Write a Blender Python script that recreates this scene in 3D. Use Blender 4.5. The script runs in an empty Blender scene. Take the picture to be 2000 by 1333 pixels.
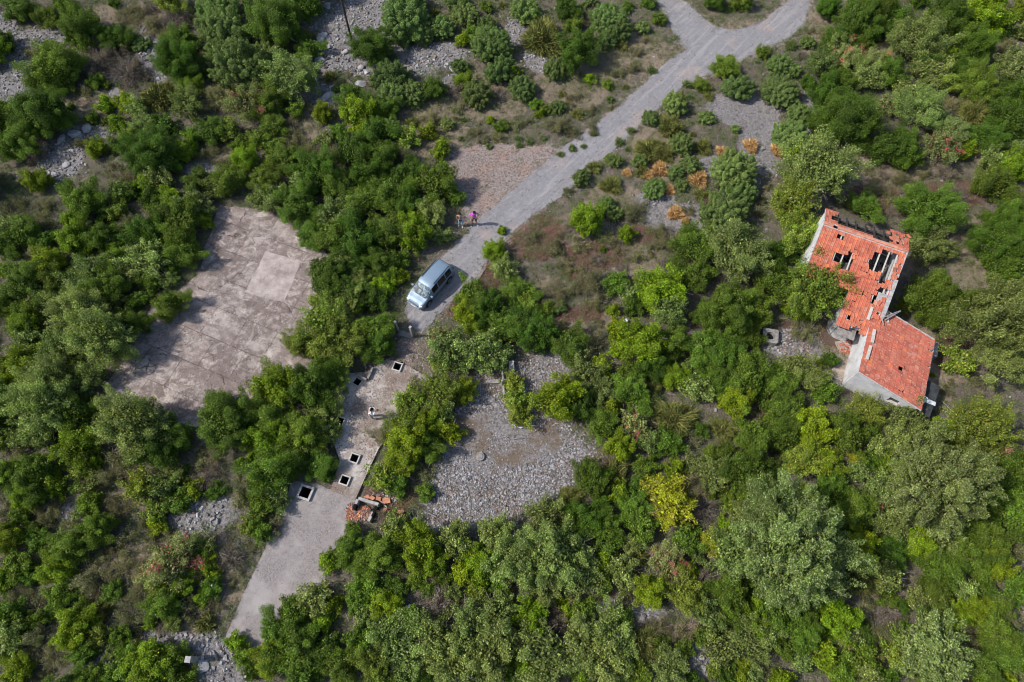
import bpy, bmesh, math, random
import numpy as np
from mathutils import Vector, Matrix
from mathutils.geometry import tessellate_polygon
R = math.radians
S = bpy.context.scene
COL = S.collection
# ------------------------------------------------------------------ camera, sky, sun, exposure
FPX = 1333.0; TILT = R(24.8); CH = 50.0
cam_d = bpy.data.cameras.new('camera'); cam = bpy.data.objects.new('camera', cam_d); COL.objects.link(cam)
cam_d.lens = 24.0; cam_d.sensor_width = 36.0; cam_d.clip_end = 2000; cam_d.clip_start = 0.5
cam.location = (0, 0, CH); cam.rotation_euler = (TILT, 0, 0); S.camera = cam
S.render.resolution_x = 1024; S.render.resolution_y = 682
SUN_EL = R(47); SUN_AZ = R(-94)           # azimuth measured from +Y towards +X
W = bpy.data.worlds.new('World'); S.world = W; W.use_nodes = True
nt = W.node_tree; sky = nt.nodes.new('ShaderNodeTexSky'); sky.sky_type = 'NISHITA'; sky.sun_disc = False
sky.sun_elevation = SUN_EL; sky.sun_rotation = SUN_AZ % (2 * math.pi); sky.air_density = 1.0; sky.dust_density = 1.5
bg = nt.nodes['Background']; bg.inputs['Strength'].default_value = 0.135
nt.links.new(sky.outputs[0], bg.inputs[0])
sl = bpy.data.lights.new('sun', 'SUN'); sl.energy = 3.6; sl.angle = R(2.0); sl.color = (1.0, 0.95, 0.88)
so = bpy.data.objects.new('sun', sl); COL.objects.link(so)
sd = Vector((math.sin(SUN_AZ) * math.cos(SUN_EL), math.cos(SUN_AZ) * math.cos(SUN_EL), math.sin(SUN_EL)))
so.rotation_euler = sd.to_track_quat('Z', 'Y').to_euler(); so.location = (-60, 0, 70)
S.view_settings.view_transform = 'Standard'; S.view_settings.look = 'None'; S.view_settings.gamma = 1
S.view_settings.exposure = 0.40
S.render.engine = 'CYCLES'
try:
    S.cycles.filter_width = 1.05; S.cycles.max_bounces = 6; S.cycles.diffuse_bounces = 3; S.cycles.transmission_bounces = 3; S.cycles.glossy_bounces = 2
except Exception: pass

# ------------------------------------------------------------------ survey: photo point -> place on the ground
CT, ST = math.cos(TILT), math.sin(TILT)
def G(px, py, z=0.0):
    x = (px - 1000) / FPX; y = -(py - 666.5) / FPX
    dy = y * CT + ST; dz = y * ST - CT
    k = (z - CH) / dz
    return Vector((x * k, dy * k, z))
def PX(X, Y, Z=0.0):
    dz = Z - CH; y = Y * CT + dz * ST; z = -Y * ST + dz * CT
    return 1000 + FPX * X / -z, 666.5 - FPX * y / -z
def mpp(px, py):                                   # metres per photo pixel there
    return (G(px + 1, py) - G(px, py)).length

# ------------------------------------------------------------------ helpers
def tag(o, label=None, cat=None, group=None, kind=None):
    if label: o['label'] = label
    if cat: o['category'] = cat
    if group: o['group'] = group
    if kind: o['kind'] = kind
    return o
def empty(name, loc=(0, 0, 0), rz=0.0):
    o = bpy.data.objects.new(name, None); o.location = loc; o.rotation_euler = (0, 0, rz)
    o.empty_display_size = 0.3; COL.objects.link(o); return o
class MB:
    def __init__(s): s.v = []; s.f = []; s.m = []; s.c = []
    def add(s, vs, fs, mi=0, col=(1, 1, 1)):
        b = len(s.v); s.v += [tuple(v) for v in vs]
        for f in fs: s.f.append(tuple(i + b for i in f)); s.m.append(mi); s.c.append(col)
    def box(s, c, d, M=None, mi=0, col=(1, 1, 1), jit=0.0):
        hx, hy, hz = d[0] / 2, d[1] / 2, d[2] / 2
        vs = [Vector((x, y, z)) for z in (-hz, hz) for x, y in ((-hx, -hy), (hx, -hy), (hx, hy), (-hx, hy))]
        if jit: vs = [v + Vector([random.uniform(-jit, jit) for _ in range(3)]) for v in vs]
        if M is None: M = Matrix.Identity(3)
        elif not isinstance(M, Matrix): M = Matrix.Rotation(M, 3, 'Z')
        vs = [M @ v + Vector(c) for v in vs]
        s.add(vs, [(0, 3, 2, 1), (4, 5, 6, 7), (0, 1, 5, 4), (1, 2, 6, 5), (2, 3, 7, 6), (3, 0, 4, 7)], mi, col)
    def tube(s, pts, rad, n=8, mi=0, col=(1, 1, 1), cap=True):
        pts = [Vector(p) for p in pts]
        if not isinstance(rad, (list, tuple)): rad = [rad] * len(pts)
        b = len(s.v)
        for i, p in enumerate(pts):
            t = (pts[min(i + 1, len(pts) - 1)] - pts[max(i - 1, 0)]).normalized()
            a = t.cross(Vector((0, 0, 1))); a = a if a.length > 1e-3 else Vector((1, 0, 0)); a.normalize(); q = t.cross(a)
            for k in range(n):
                an = 2 * math.pi * k / n; s.v.append(tuple(p + (a * math.cos(an) + q * math.sin(an)) * rad[i]))
        for i in range(len(pts) - 1):
            for k in range(n):
                s.f.append((b + i * n + k, b + i * n + (k + 1) % n, b + (i + 1) * n + (k + 1) % n, b + (i + 1) * n + k)); s.m.append(mi); s.c.append(col)
        if cap:
            s.f.append(tuple(b + k for k in range(n))); s.m.append(mi); s.c.append(col)
            e = b + (len(pts) - 1) * n; s.f.append(tuple(e + n - 1 - k for k in range(n))); s.m.append(mi); s.c.append(col)
    def build(s, name, mats, parent=None, smooth=False):
        me = bpy.data.meshes.new(name); me.from_pydata(s.v, [], s.f)
        if not isinstance(mats, (list, tuple)): mats = [mats]
        for m in mats: me.materials.append(m)
        me.polygons.foreach_set('material_index', s.m)
        if smooth: me.polygons.foreach_set('use_smooth', [True] * len(s.f))
        if any(c != (1, 1, 1) for c in s.c):
            a = me.attributes.new('tint', 'FLOAT_COLOR', 'CORNER'); arr = []
            for f, c in zip(s.f, s.c): arr += [c[0], c[1], c[2], 1.0] * len(f)
            a.data.foreach_set('color', arr)
        me.update(); me.validate()
        bm = bmesh.new(); bm.from_mesh(me); bmesh.ops.recalc_face_normals(bm, faces=bm.faces); bm.to_mesh(me); bm.free()
        o = bpy.data.objects.new(name, me); COL.objects.link(o)
        if parent: o.parent = parent
        return o
def bevel(o, w=0.01, seg=2):
    m = o.modifiers.new('bevel', 'BEVEL'); m.width = w; m.segments = seg; m.limit_method = 'ANGLE'; return o
def quads_mesh(name, V, C, mat, verts_per=4, smooth=False):      # V (n,k,3)  C (n,3)
    n, k = V.shape[:2]
    me = bpy.data.meshes.new(name)
    me.vertices.add(n * k); me.vertices.foreach_set('co', V.reshape(-1).astype(np.float32))
    me.loops.add(n * k); me.loops.foreach_set('vertex_index', np.arange(n * k, dtype=np.int32))
    me.polygons.add(n); me.polygons.foreach_set('loop_start', np.arange(0, n * k, k, dtype=np.int32))
    try: me.polygons.foreach_set('loop_total', np.full(n, k, dtype=np.int32))
    except Exception: pass
    a = me.attributes.new('tint', 'FLOAT_COLOR', 'CORNER')
    cc = np.ones((n, k, 4), np.float32); cc[:, :, :3] = C[:, None, :]
    a.data.foreach_set('color', cc.reshape(-1))
    me.materials.append(mat); me.update(calc_edges=True)
    return me

# ------------------------------------------------------------------ materials
class NT:
    def __init__(s, name):
        s.m = bpy.data.materials.new(name); s.m.use_nodes = True; s.t = s.m.node_tree
        s.b = s.t.nodes['Principled BSDF']; s.out = s.t.nodes['Material Output']
    def n(s, typ, **k):
        x = s.t.nodes.new(typ)
        for a, v in k.items():
            if a in x.inputs: x.inputs[a].default_value = v
            else: setattr(x, a, v)
        return x
    def l(s, a, b): s.t.links.new(a, b)
    def noise(s, scale, detail=5, rough=0.6, vec=None, dist=0.0):
        x = s.n('ShaderNodeTexNoise'); x.inputs['Scale'].default_value = scale; x.inputs['Detail'].default_value = detail
        x.inputs['Roughness'].default_value = rough; x.inputs['Distortion'].default_value = dist
        s.l(vec or s.pos(), x.inputs['Vector']); return x.outputs['Fac']
    def pos(s):
        if not hasattr(s, 'tc'): s.tc = s.n('ShaderNodeTexCoord')
        return s.tc.outputs['Object']
    def ramp(s, fac, *st):
        x = s.n('ShaderNodeValToRGB'); e = x.color_ramp.elements
        while len(e) < len(st): e.new(0.5)
        for i, (p, c) in enumerate(st):
            e[i].position = p; e[i].color = (c if isinstance(c, tuple) else (c, c, c)) + (1,)
        s.l(fac, x.inputs['Fac']); return x.outputs['Color']
    def mix(s, f, a, b, mode='MIX'):
        x = s.n('ShaderNodeMix'); x.data_type = 'RGBA'; x.blend_type = mode
        for i, v in ((0, f), (6, a), (7, b)):
            if hasattr(v, 'is_output'): s.l(v, x.inputs[i])
            else: x.inputs[i].default_value = v if i == 0 else (tuple(v) + (1,) if len(v) == 3 else v)
        return x.outputs[2]
    def math(s, op, a, b=0.0, c=None):
        x = s.n('ShaderNodeMath'); x.operation = op
        for i, v in enumerate((a, b, c)):
            if v is None: continue
            if hasattr(v, 'is_output'): s.l(v, x.inputs[i])
            else: x.inputs[i].default_value = v
        return x.outputs[0]
    def bump(s, h, strength=0.4, dist=0.05):
        x = s.n('ShaderNodeBump'); x.inputs['Strength'].default_value = strength; x.inputs['Distance'].default_value = dist
        s.l(h, x.inputs['Height']); s.l(x.outputs[0], s.b.inputs['Normal'])
    def attr(s, name):
        x = s.n('ShaderNodeAttribute'); x.attribute_name = name; return x
def mat(name, col, rough=0.8, var=0.25, scale=6.0, metal=0.0, bump=0.3, col2=None, spec=0.3, tint=False, fine=40):
    m = NT(name); c2 = col2 or tuple(x * (1 - var) for x in col); c1 = tuple(min(1, x * (1 + var * .6)) for x in col)
    n1 = m.noise(scale, 6, .65); c = m.mix(m.ramp(n1, (.35, 0.), (.65, 1.)), c2, c1)
    n2 = m.noise(fine, 3, .6); c = m.mix(.35, c, m.mix(n2, (0.45, 0.45, 0.45), (1.5, 1.5, 1.5)), 'MULTIPLY')
    if tint: c = m.mix(1.0, c, m.attr('tint').outputs['Color'], 'MULTIPLY')
    m.l(c, m.b.inputs['Base Color']); m.b.inputs['Roughness'].default_value = rough; m.b.inputs['Metallic'].default_value = metal
    m.b.inputs['Specular IOR Level'].default_value = spec
    if bump: m.bump(n2, bump, .03)
    return m.m
def leaf_material():
    m = NT('leaf'); a = m.attr('tint').outputs['Color']
    oi = m.n('ShaderNodeObjectInfo'); h = m.n('ShaderNodeHueSaturation')
    m.l(a, h.inputs['Color']); h.inputs['Saturation'].default_value = 1.06
    m.l(m.math('MULTIPLY_ADD', oi.outputs['Random'], 0.030, 0.470), h.inputs['Hue'])
    r2 = m.math('FRACT', m.math('MULTIPLY', oi.outputs['Random'], 17.31))
    m.l(m.math('MULTIPLY_ADD', r2, 0.55, 0.98), h.inputs['Value'])
    c = h.outputs['Color']; m.l(c, m.b.inputs['Base Color'])
    m.b.inputs['Roughness'].default_value = 0.55; m.b.inputs['Specular IOR Level'].default_value = 0.35
    tr = m.n('ShaderNodeBsdfTranslucent'); m.l(m.mix(1.0, c, (1.1, 1.25, .5), 'MULTIPLY'), tr.inputs['Color'])
    mx = m.n('ShaderNodeMixShader'); mx.inputs[0].default_value = 0.26
    m.l(m.b.outputs[0], mx.inputs[1]); m.l(tr.outputs[0], mx.inputs[2]); m.l(mx.outputs[0], m.out.inputs['Surface'])
    return m.m
LEAF = leaf_material()
def straw_material():
    m = NT('straw'); a = m.attr('tint').outputs['Color']; m.l(a, m.b.inputs['Base Color']); m.b.inputs['Roughness'].default_value = .85
    m.b.inputs['Specular IOR Level'].default_value = .1; return m.m
STRAW = straw_material()
BARK = mat('bark', (.13, .10, .08), .9, .4, 8)
CONC = mat('grey_concrete', (.36, .34, .33), .9, .3, 5, bump=.5)
CONC_OLD = mat('weathered_concrete', (.27, .25, .235), .92, .4, 4, bump=.6)
DARKC = mat('dark_concrete', (.03, .03, .03), .9, .3, 4)

# ------------------------------------------------------------------ regions of the ground (photo outline -> ground)
ROAD = [(1540,-40),(1540,0),(1525,15),(1500,36),(1470,50),(1430,60),(1400,55),(1370,32),(1335,0),(1310,-40),(1250,-40),(1278,0),(1300,30),(1314,65),(1335,86),(1342,97),(1300,125),(1255,168),(1205,212),(1160,248),(1100,288),(1050,330),(1000,373),(960,408),(925,443),(890,478),(858,508),(815,560),(795,590),(790,612),(806,640),(822,655),(838,640),(852,618),(880,592),(905,572),(922,556),(945,518),(985,470),(1030,432),(1062,405),(1100,382),(1150,336),(1190,300),(1222,268),(1262,233),(1300,200),(1340,166),(1400,140),(1450,120),(1500,94),(1545,73),(1570,48),(1581,15),(1583,-40)]
YARD = [(430,402),(520,412),(560,436),(612,470),(650,505),(640,600),(615,690),(600,745),(560,800),(470,835),(370,835),(300,812),(200,800),(208,752),(240,705),(272,640),(300,590),(345,572),(385,540),(405,470)]
PLAT = [(757,701),(800,716),(838,740),(806,786),(778,824),(740,876),(718,922),(694,976),(646,958),(664,900),(646,850),(644,800),(652,752),(676,730),(700,728),(712,728),(724,722)]
RAMP = [(570,940),(620,945),(646,957),(694,975),(704,1000),(680,1040),(648,1080),(632,1140),(575,1200),(535,1250),(515,1288),(438,1247),(498,1112),(545,1020),(560,985)]
FIELD = [(1020,700),(1060,690),(1105,700),(1120,740),(1085,790),(1120,850),(1170,880),(1168,915),(1110,950),(1060,985),(1000,1012),(930,1030),(850,1035),(825,1000),(845,935),(862,900),(860,850),(900,790),(930,740),(960,720)]
CLEAR = [(862,300),(940,285),(1010,288),(1110,285),(1050,330),(1000,373),(958,412),(930,445),(905,440),(900,400),(880,350)]
PATHG = [(790,600),(806,640),(822,655),(852,618),(850,690),(842,742),(800,718),(757,702),(790,660),(780,640)]
HATCH = [  # photo centre, half size of opening, rim width, rim height, turn, base height
    ((776, 716), .27, .10, .18, R(-17), .22), ((692, 895), .27, .10, .18, R(-17), .22), ((673, 938), .27, .10, .18, R(-17), .22),
    ((596, 962), .36, .16, .22, R(-17), .02), ((698, 746), .25, .05, .02, R(-30), .22), ((664, 822), .25, .09, .14, R(-17), .22)]
def inpoly(X, Y, poly):
    n = len(poly); r = np.zeros(X.shape, bool)
    for i in range(n):
        x1, y1 = poly[i]; x2, y2 = poly[(i + 1) % n]
        if y1 == y2: continue
        c = ((y1 > Y) != (y2 > Y)) & (X < (x2 - x1) * (Y - y1) / (y2 - y1) + x1); r ^= c
    return r
def smoothpoly(pts, it=2):
    for _ in range(it):
        o = []
        for i in range(len(pts)):
            a, b = pts[i], pts[(i + 1) % len(pts)]
            o += [(a[0] * .75 + b[0] * .25, a[1] * .75 + b[1] * .25), (a[0] * .25 + b[0] * .75, a[1] * .25 + b[1] * .75)]
        pts = o
    return pts
gw = lambda poly: [G(*p).to_2d()[:] for p in poly]
W_ROAD, W_YARD, W_PLAT, W_RAMP, W_FIELD, W_CLEAR, W_PATH = [gw(p) for p in (ROAD, YARD, PLAT, RAMP, FIELD, CLEAR, PATHG)]
def blobs(px, py, lst):
    r = np.zeros(px.shape)
    for x, y, rx, ry in lst:
        d = ((px - x) / rx) ** 2 + ((py - y) / ry) ** 2
        r = np.maximum(r, np.clip(1.5 - d, 0, 1))
    return r
B_ROCK = [(700,50,85,60),(650,100,48,42),(600,30,40,30),(760,120,110,34),(850,108,70,26),(745,20,40,30),(20,150,48,60),(75,75,70,18),(10,50,25,22),(292,95,26,48),(315,130,20,34),(115,310,48,40),(165,262,48,18),(225,195,14,26),(385,1012,58,34),(435,1000,34,30),(400,1275,64,38),(440,1312,60,30),(330,1245,60,16),(1215,1183,56,17),(1268,1197,34,19),(1368,1285,24,42),(1455,212,78,36),(1490,285,48,60),(1335,428,80,30),(1280,390,40,20),(1583,215,16,60),(1060,112,40,34),(1010,60,24,30),(630,190,30,24),(390,330,40,14),(1545,670,60,30),(1570,700,50,22),(140,1000,50,18),(30,1150,40,16),(190,1295,60,14),(1000,1040,28,20),(1445,360,40,40),(1390,325,40,20),(885,160,22,14)]
B_DRY = [(1150,500,60,30),(1240,520,50,20),(1080,560,40,20),(1290,300,60,60),(1200,390,60,30),(1130,440,60,24),(570,270,50,40),(540,330,30,30),(600,200,30,30),(150,210,60,20),(240,30,80,22),(430,300,30,16),(170,940,40,40),(250,985,50,24),(230,1130,50,40),(330,1230,60,18),(1230,500,60,30),(1180,630,60,18),(1180,1170,60,22),(1190,105,120,50),(1100,180,90,40),(840,260,70,50),(960,190,80,50),(1300,120,60,30),(1850,690,90,60),(1900,500,50,80),(1700,330,120,60),(1930,300,30,30),(1880,1170,60,30),(1985,1190,30,20),(1650,690,50,40),(820,220,70,60),(1330,1230,30,15),(1450,60,60,20),(1600,70,30,60),(310,1100,60,40),(440,1150,40,40),(1720,840,40,12)]
B_RED = [(1045,465,58,46),(1250,460,34,20),(1120,530,20,20),(950,560,26,60),(900,600,30,30),(1160,500,60,30),(350,960,40,30),(970,760,40,40),(1700,390,60,30),(1860,380,70,30),(1870,690,50,40),(1130,615,50,16),(1230,1130,40,16),(760,970,50,40),(1390,390,30,14),(880,880,24,40),(1060,640,30,20),(1560,650,50,24),(820,690,20,30),(1625,655,26,24)]
def masks(X, Y):
    px, py = PX(X, Y)
    rock = blobs(px, py, B_ROCK); dry = blobs(px, py, B_DRY); red = blobs(px, py, B_RED)
    field, clear, path = [sum(inpoly(X + a, Y + b, w_).astype(float) for a, b in ((0, 0), (.7, .2), (-.7, -.2), (.2, -.8), (-.2, .8), (.4, .5), (-.4, -.5))) / 7 for w_ in (W_FIELD, W_CLEAR, W_PATH)]
    return rock, dry, red, field, clear, path
def vnoise(X, Y, s, seed=0):
    X = X / s + seed * 13.7; Y = Y / s + seed * 7.3
    xi = np.floor(X).astype(int); yi = np.floor(Y).astype(int); fx = X - xi; fy = Y - yi
    fx = fx * fx * (3 - 2 * fx); fy = fy * fy * (3 - 2 * fy)
    h = lambda a, b: (np.sin(a * 127.1 + b * 311.7 + seed * 17.) * 43758.5453) % 1.0
    return (h(xi, yi) * (1 - fx) + h(xi + 1, yi) * fx) * (1 - fy) + (h(xi, yi + 1) * (1 - fx) + h(xi + 1, yi + 1) * fx) * fy
def fbm(X, Y, s, seed=0):
    return vnoise(X, Y, s, seed) * .5 + vnoise(X, Y, s / 2, seed + 1) * .28 + vnoise(X, Y, s / 4.1, seed + 2) * .22
HOUSE_C = (27.5, 25.0)
def relief(X, Y):
    h = (fbm(X, Y, 4.0, 3) - .5) * .35 + (fbm(X, Y, 0.9, 9) - .5) * .10
    flat = np.zeros(X.shape)
    for poly in (W_ROAD, W_YARD, W_PLAT, W_RAMP, W_CLEAR, W_PATH, W_FIELD):
        c = inpoly(X, Y, poly)
        for dx, dy in ((.5, 0), (-.5, 0), (0, .5), (0, -.5), (.8, .8), (-.8, -.8), (.8, -.8), (-.8, .8)): c = c | inpoly(X + dx, Y + dy, poly)
        flat = np.maximum(flat, c)
    flat = np.maximum(flat, np.clip(1.6 - np.hypot(X - HOUSE_C[0], Y - HOUSE_C[1]) / 7, 0, 1))
    return h * (1 - flat) - .01 * flat
# ------------------------------------------------------------------ the ground sheet
def axis(lo, hi, step, far):
    a = list(np.arange(lo, hi + 1e-6, step)); s = step
    while a[-1] < far: s *= 1.5; a.append(a[-1] + s)
    s = step
    while a[0] > -far: s *= 1.5; a.insert(0, a[0] - s)
    return np.array(a)
gx = axis(-58, 58, .3, 500); gy = axis(-6, 67, .3, 500)
GX, GY = np.meshgrid(gx, gy); GZ = relief(GX, GY)
nx, ny = len(gx), len(gy)
idx = np.arange(nx * ny).reshape(ny, nx)
quads = np.stack([idx[:-1, :-1], idx[:-1, 1:], idx[1:, 1:], idx[1:, :-1]], -1).reshape(-1, 4)
cx = (GX[:-1, :-1] + GX[1:, 1:]).reshape(-1) / 2; cy = (GY[:-1, :-1] + GY[1:, 1:]).reshape(-1) / 2
keep = np.ones(len(quads), bool)
for (p, hs, rw, rh, an, bz) in HATCH:
    c = G(*p, bz + rh); keep &= ~((np.abs(cx - c.x) < hs + .18) & (np.abs(cy - c.y) < hs + .18))
quads = quads[keep]
me = bpy.data.meshes.new('ground'); V = np.stack([GX, GY, GZ], -1).reshape(-1, 3)
me.vertices.add(len(V)); me.vertices.foreach_set('co', V.reshape(-1).astype(np.float32))
me.loops.add(len(quads) * 4); me.loops.foreach_set('vertex_index', quads.reshape(-1).astype(np.int32))
me.polygons.add(len(quads)); me.polygons.foreach_set('loop_start', np.arange(0, len(quads) * 4, 4, dtype=np.int32))
me.update(calc_edges=True); me.polygons.foreach_set('use_smooth', [True] * len(quads))
rock, dry, red, field, clear, path = masks(V[:, 0], V[:, 1])
verge = sum(inpoly(V[:, 0] + a, V[:, 1] + b, W_ROAD).astype(float) for a, b in ((.9, 0), (-.9, 0), (0, .9), (0, -.9), (1.3, 1.3), (-1.3, -1.3), (1.3, -1.3), (-1.3, 1.3))) / 8
clear = np.maximum(clear, verge * .8)
for nm, ch in (('soil', (rock, dry, red)), ('yardmask', (field, clear, path))):
    a = me.attributes.new(nm, 'FLOAT_COLOR', 'POINT'); cc = np.ones((len(V), 4), np.float32)
    for i in range(3): cc[:, i] = ch[i]
    a.data.foreach_set('color', cc.reshape(-1))
m = NT('ground_soil')
n1 = m.noise(.35, 6, .65); n2 = m.noise(2.2, 6, .7); n3 = m.noise(14, 4, .7); n4 = m.noise(45, 3, .6)
base = m.mix(.6, m.ramp(n2, (.3, (.055, .046, .037)), (.5, (.13, .11, .092)), (.68, (.25, .22, .19))), m.ramp(n3, (.35, (.04, .032, .025)), (.5, (.13, .108, .09)), (.66, (.32, .28, .24))))
base = m.mix(m.ramp(m.noise(1.1, 6, .75), (.48, 0.), (.60, .7)), base, m.ramp(n3, (.35, (.035, .045, .018)), (.65, (.15, .165, .075))))
straw = m.ramp(n3, (.3, (.13, .10, .075)), (.55, (.28, .225, .17)), (.75, (.42, .35, .27)))
redc = m.ramp(n3, (.3, (.06, .042, .033)), (.55, (.145, .098, .078)), (.75, (.27, .21, .175)))
vor = m.n('ShaderNodeTexVoronoi'); vor.inputs['Scale'].default_value = 5.5; m.l(m.pos(), vor.inputs['Vector'])
vor2 = m.n('ShaderNodeTexVoronoi'); vor2.inputs['Scale'].default_value = 16; m.l(m.pos(), vor2.inputs['Vector'])
rockc = m.mix(.6, m.ramp(vor.outputs['Distance'], (.0, (.42, .40, .40)), (.5, (.27, .255, .26)), (.8, (.07, .06, .055))), m.ramp(vor2.outputs['Distance'], (.1, (.42, .39, .385)), (.7, (.10, .09, .085))))
gravc = m.mix(.55, m.ramp(vor2.outputs['Distance'], (.1, (.50, .44, .40)), (.75, (.15, .12, .105))), m.ramp(n4, (.35, (.20, .155, .135)), (.7, (.55, .49, .45))))
A = m.attr('soil').outputs['Color']; sp = m.n('ShaderNodeSeparateColor'); m.l(A, sp.inputs[0])
Bm = m.attr('yardmask').outputs['Color']; sq = m.n('ShaderNodeSeparateColor'); m.l(Bm, sq.inputs[0])
def thr(mask, w=.9):
    return m.ramp(m.math('ADD', m.math('MULTIPLY', mask, w), m.math('MULTIPLY', m.math('SUBTRACT', n2, .5), 1.3)), (.36, 0.), (.56, 1.))
c = m.mix(m.ramp(m.math('ADD', n1, m.math('MULTIPLY', m.math('SUBTRACT', n2, .5), .7)), (.54, 0.), (.70, .6)), base, straw)
c = m.mix(thr(sp.outputs[1]), c, straw); c = m.mix(thr(sp.outputs[2]), c, redc); c = m.mix(thr(sp.outputs[0]), c, rockc)
c = m.mix(thr(sq.outputs[0], 1.2), c, m.mix(m.ramp(n1, (.44, 0.), (.56, 1.)), rockc, m.mix(.75, rockc, (.15, .105, .065))))
c = m.mix(thr(sq.outputs[1], 1.2), c, gravc); c = m.mix(thr(sq.outputs[2], 1.2), c, m.mix(.4, gravc, redc))
# orange soil stain in the clearing
c = m.mix(m.math('MULTIPLY', sq.outputs[1], m.ramp(m.noise(.5, 4, .6), (.5, 0.), (.66, .5))), c, (.52, .27, .18))
m.l(c, m.b.inputs['Base Color']); m.b.inputs['Roughness'].default_value = .95; m.b.inputs['Specular IOR Level'].default_value = .1
m.bump(m.math('ADD', n3, m.math('MULTIPLY', n4, .5)), .9, .08)
me.materials.append(m.m)
go = bpy.data.objects.new('ground', me); COL.objects.link(go); tag(go, kind='structure')

def sheet(name, poly, z, m, holes=(), thick=0.0, kind='structure', ragged=0.0, parent=None):
    """flat sheet from a ground outline, with optional square holes and a skirt down to the soil"""
    pts = [Vector((x, y, z)) for x, y in poly]
    if ragged:
        o = []
        for i in range(len(pts)):
            a, b = pts[i], pts[(i + 1) % len(pts)]; n = max(1, int((b - a).length / .3)); t = (b - a).normalized() if (b - a).length > 1e-6 else Vector((1, 0, 0)); pr = Vector((-t.y, t.x, 0))
            for k in range(n):
                p = a.lerp(b, k / n); w = float(fbm(np.array([p.x]), np.array([p.y]), .8, 5)[0]) - .5
                o.append(p + pr * w * ragged * 2)
        pts = o
    loops = [pts] + [[Vector((x, y, z)) for x, y in h] for h in holes]
    tris = tessellate_polygon(loops); allp = [p for l in loops for p in l]
    mb = MB(); mb.add(allp, [tuple(t) for t in tris])
    if thick:
        for l in loops[:1]:
            n = len(l); mb.add([p for p in l] + [p - Vector((0, 0, thick)) for p in l], [(i, (i + 1) % n, n + (i + 1) % n, n + i) for i in range(n)])
    o = mb.build(name, m, parent)
    if kind: o['kind'] = kind
    return o
# road
m = NT('worn_asphalt'); n1 = m.noise(.6, 5, .6); n2 = m.noise(3.0, 5, .7); n3 = m.noise(30, 3, .7)
c = m.ramp(n3, (.3, (.115, .11, .118)), (.5, (.195, .188, .196)), (.7, (.32, .31, .318)))
c = m.mix(m.ramp(n2, (.5, 0.), (.72, .45)), c, (.38, .36, .35)); c = m.mix(m.ramp(n1, (.52, 0.), (.7, .45)), c, (.15, .145, .155))
tcx = m.n('ShaderNodeMapping'); tcx.inputs['Scale'].default_value = (.18, 1.9, 1); tc0 = m.n('ShaderNodeMapping'); tc0.inputs['Rotation'].default_value = (0, 0, R(-48)); m.l(m.pos(), tc0.inputs[0]); m.l(tc0.outputs[0], tcx.inputs[0])
nl = m.noise(1.0, 5, .6, tcx.outputs[0]); c = m.mix(m.ramp(nl, (.50, 0.), (.68, .5)), c, (.37, .345, .34))
c = m.mix(m.ramp(m.noise(.28, 3, .5), (.58, 0.), (.7, .35)), c, (.45, .31, .24))
vk = m.n('ShaderNodeTexVoronoi'); vk.feature = 'DISTANCE_TO_EDGE'; vk.inputs['Scale'].default_value = .45; wv = m.n('ShaderNodeVectorMath'); wv.operation = 'ADD'; wn = m.n('ShaderNodeTexNoise'); wn.inputs['Scale'].default_value = 1.2; wn.inputs['Detail'].default_value = 5
m.l(m.pos(), wn.inputs['Vector']); m.l(m.pos(), wv.inputs[0]); m.l(wn.outputs['Color'], wv.inputs[1]); m.l(wv.outputs[0], vk.inputs['Vector'])
ck = m.math('MULTIPLY', m.ramp(vk.outputs['Distance'], (.004, 1.), (.016, 0.)), m.ramp(n1, (.52, 0.), (.60, .55))); c = m.mix(ck, c, (.07, .062, .06))
c = m.mix(m.ramp(m.noise(1.1, 6, .75), (.60, 0.), (.66, .5)), c, (.115, .11, .115)); c = m.mix(m.ramp(m.noise(8, 5, .7), (.60, 0.), (.68, .55)), c, (.50, .45, .42))
m.l(c, m.b.inputs['Base Color']); m.b.inputs['Roughness'].default_value = .9; m.bump(n3, .5, .02)
sheet('road', W_ROAD, .03, m.m, ragged=.28)
# loose gravel lying along both edges is part of the soil; cracked kerb strip next to the car
mb = MB()
kp = [G(*p, .05) for p in [(948,522),(930,550),(915,568),(895,583)]]
for i in range(3):
    a, b = kp[i], kp[i + 1]; d = (b - a); mb.box((a + b) / 2, (d.length * .93, .22, .14), math.atan2(d.y, d.x), jit=.02)
tag(mb.build('broken_kerb', CONC_OLD), 'cracked concrete kerb edging beside the parked grey car', 'kerb')

# concrete yard: cast panels with cracks
m = NT('cracked_concrete'); mp = m.n('ShaderNodeMapping'); mp.inputs['Rotation'].default_value = (0, 0, R(23)); mp.inputs['Location'].default_value = (.6, .4, 0); m.l(m.pos(), mp.inputs[0])
wob = m.n('ShaderNodeVectorMath'); wob.operation = 'ADD'; m.l(mp.outputs[0], wob.inputs[0])
nn = m.n('ShaderNodeTexNoise'); nn.inputs['Scale'].default_value = .9; nn.inputs['Detail'].default_value = 6; m.l(m.pos(), nn.inputs['Vector'])
sc = m.n('ShaderNodeVectorMath'); sc.operation = 'SCALE'; sc.inputs['Scale'].default_value = .12; m.l(nn.outputs['Color'], sc.inputs[0]); m.l(sc.outputs[0], wob.inputs[1])
br = m.n('ShaderNodeTexBrick'); br.offset = 0.5; br.inputs['Scale'].default_value = 1; br.inputs['Brick Width'].default_value = 2.9; br.inputs['Row Height'].default_value = 2.5; br.inputs['Mortar Size'].default_value = .030; br.inputs['Mortar Smooth'].default_value = .4
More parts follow.
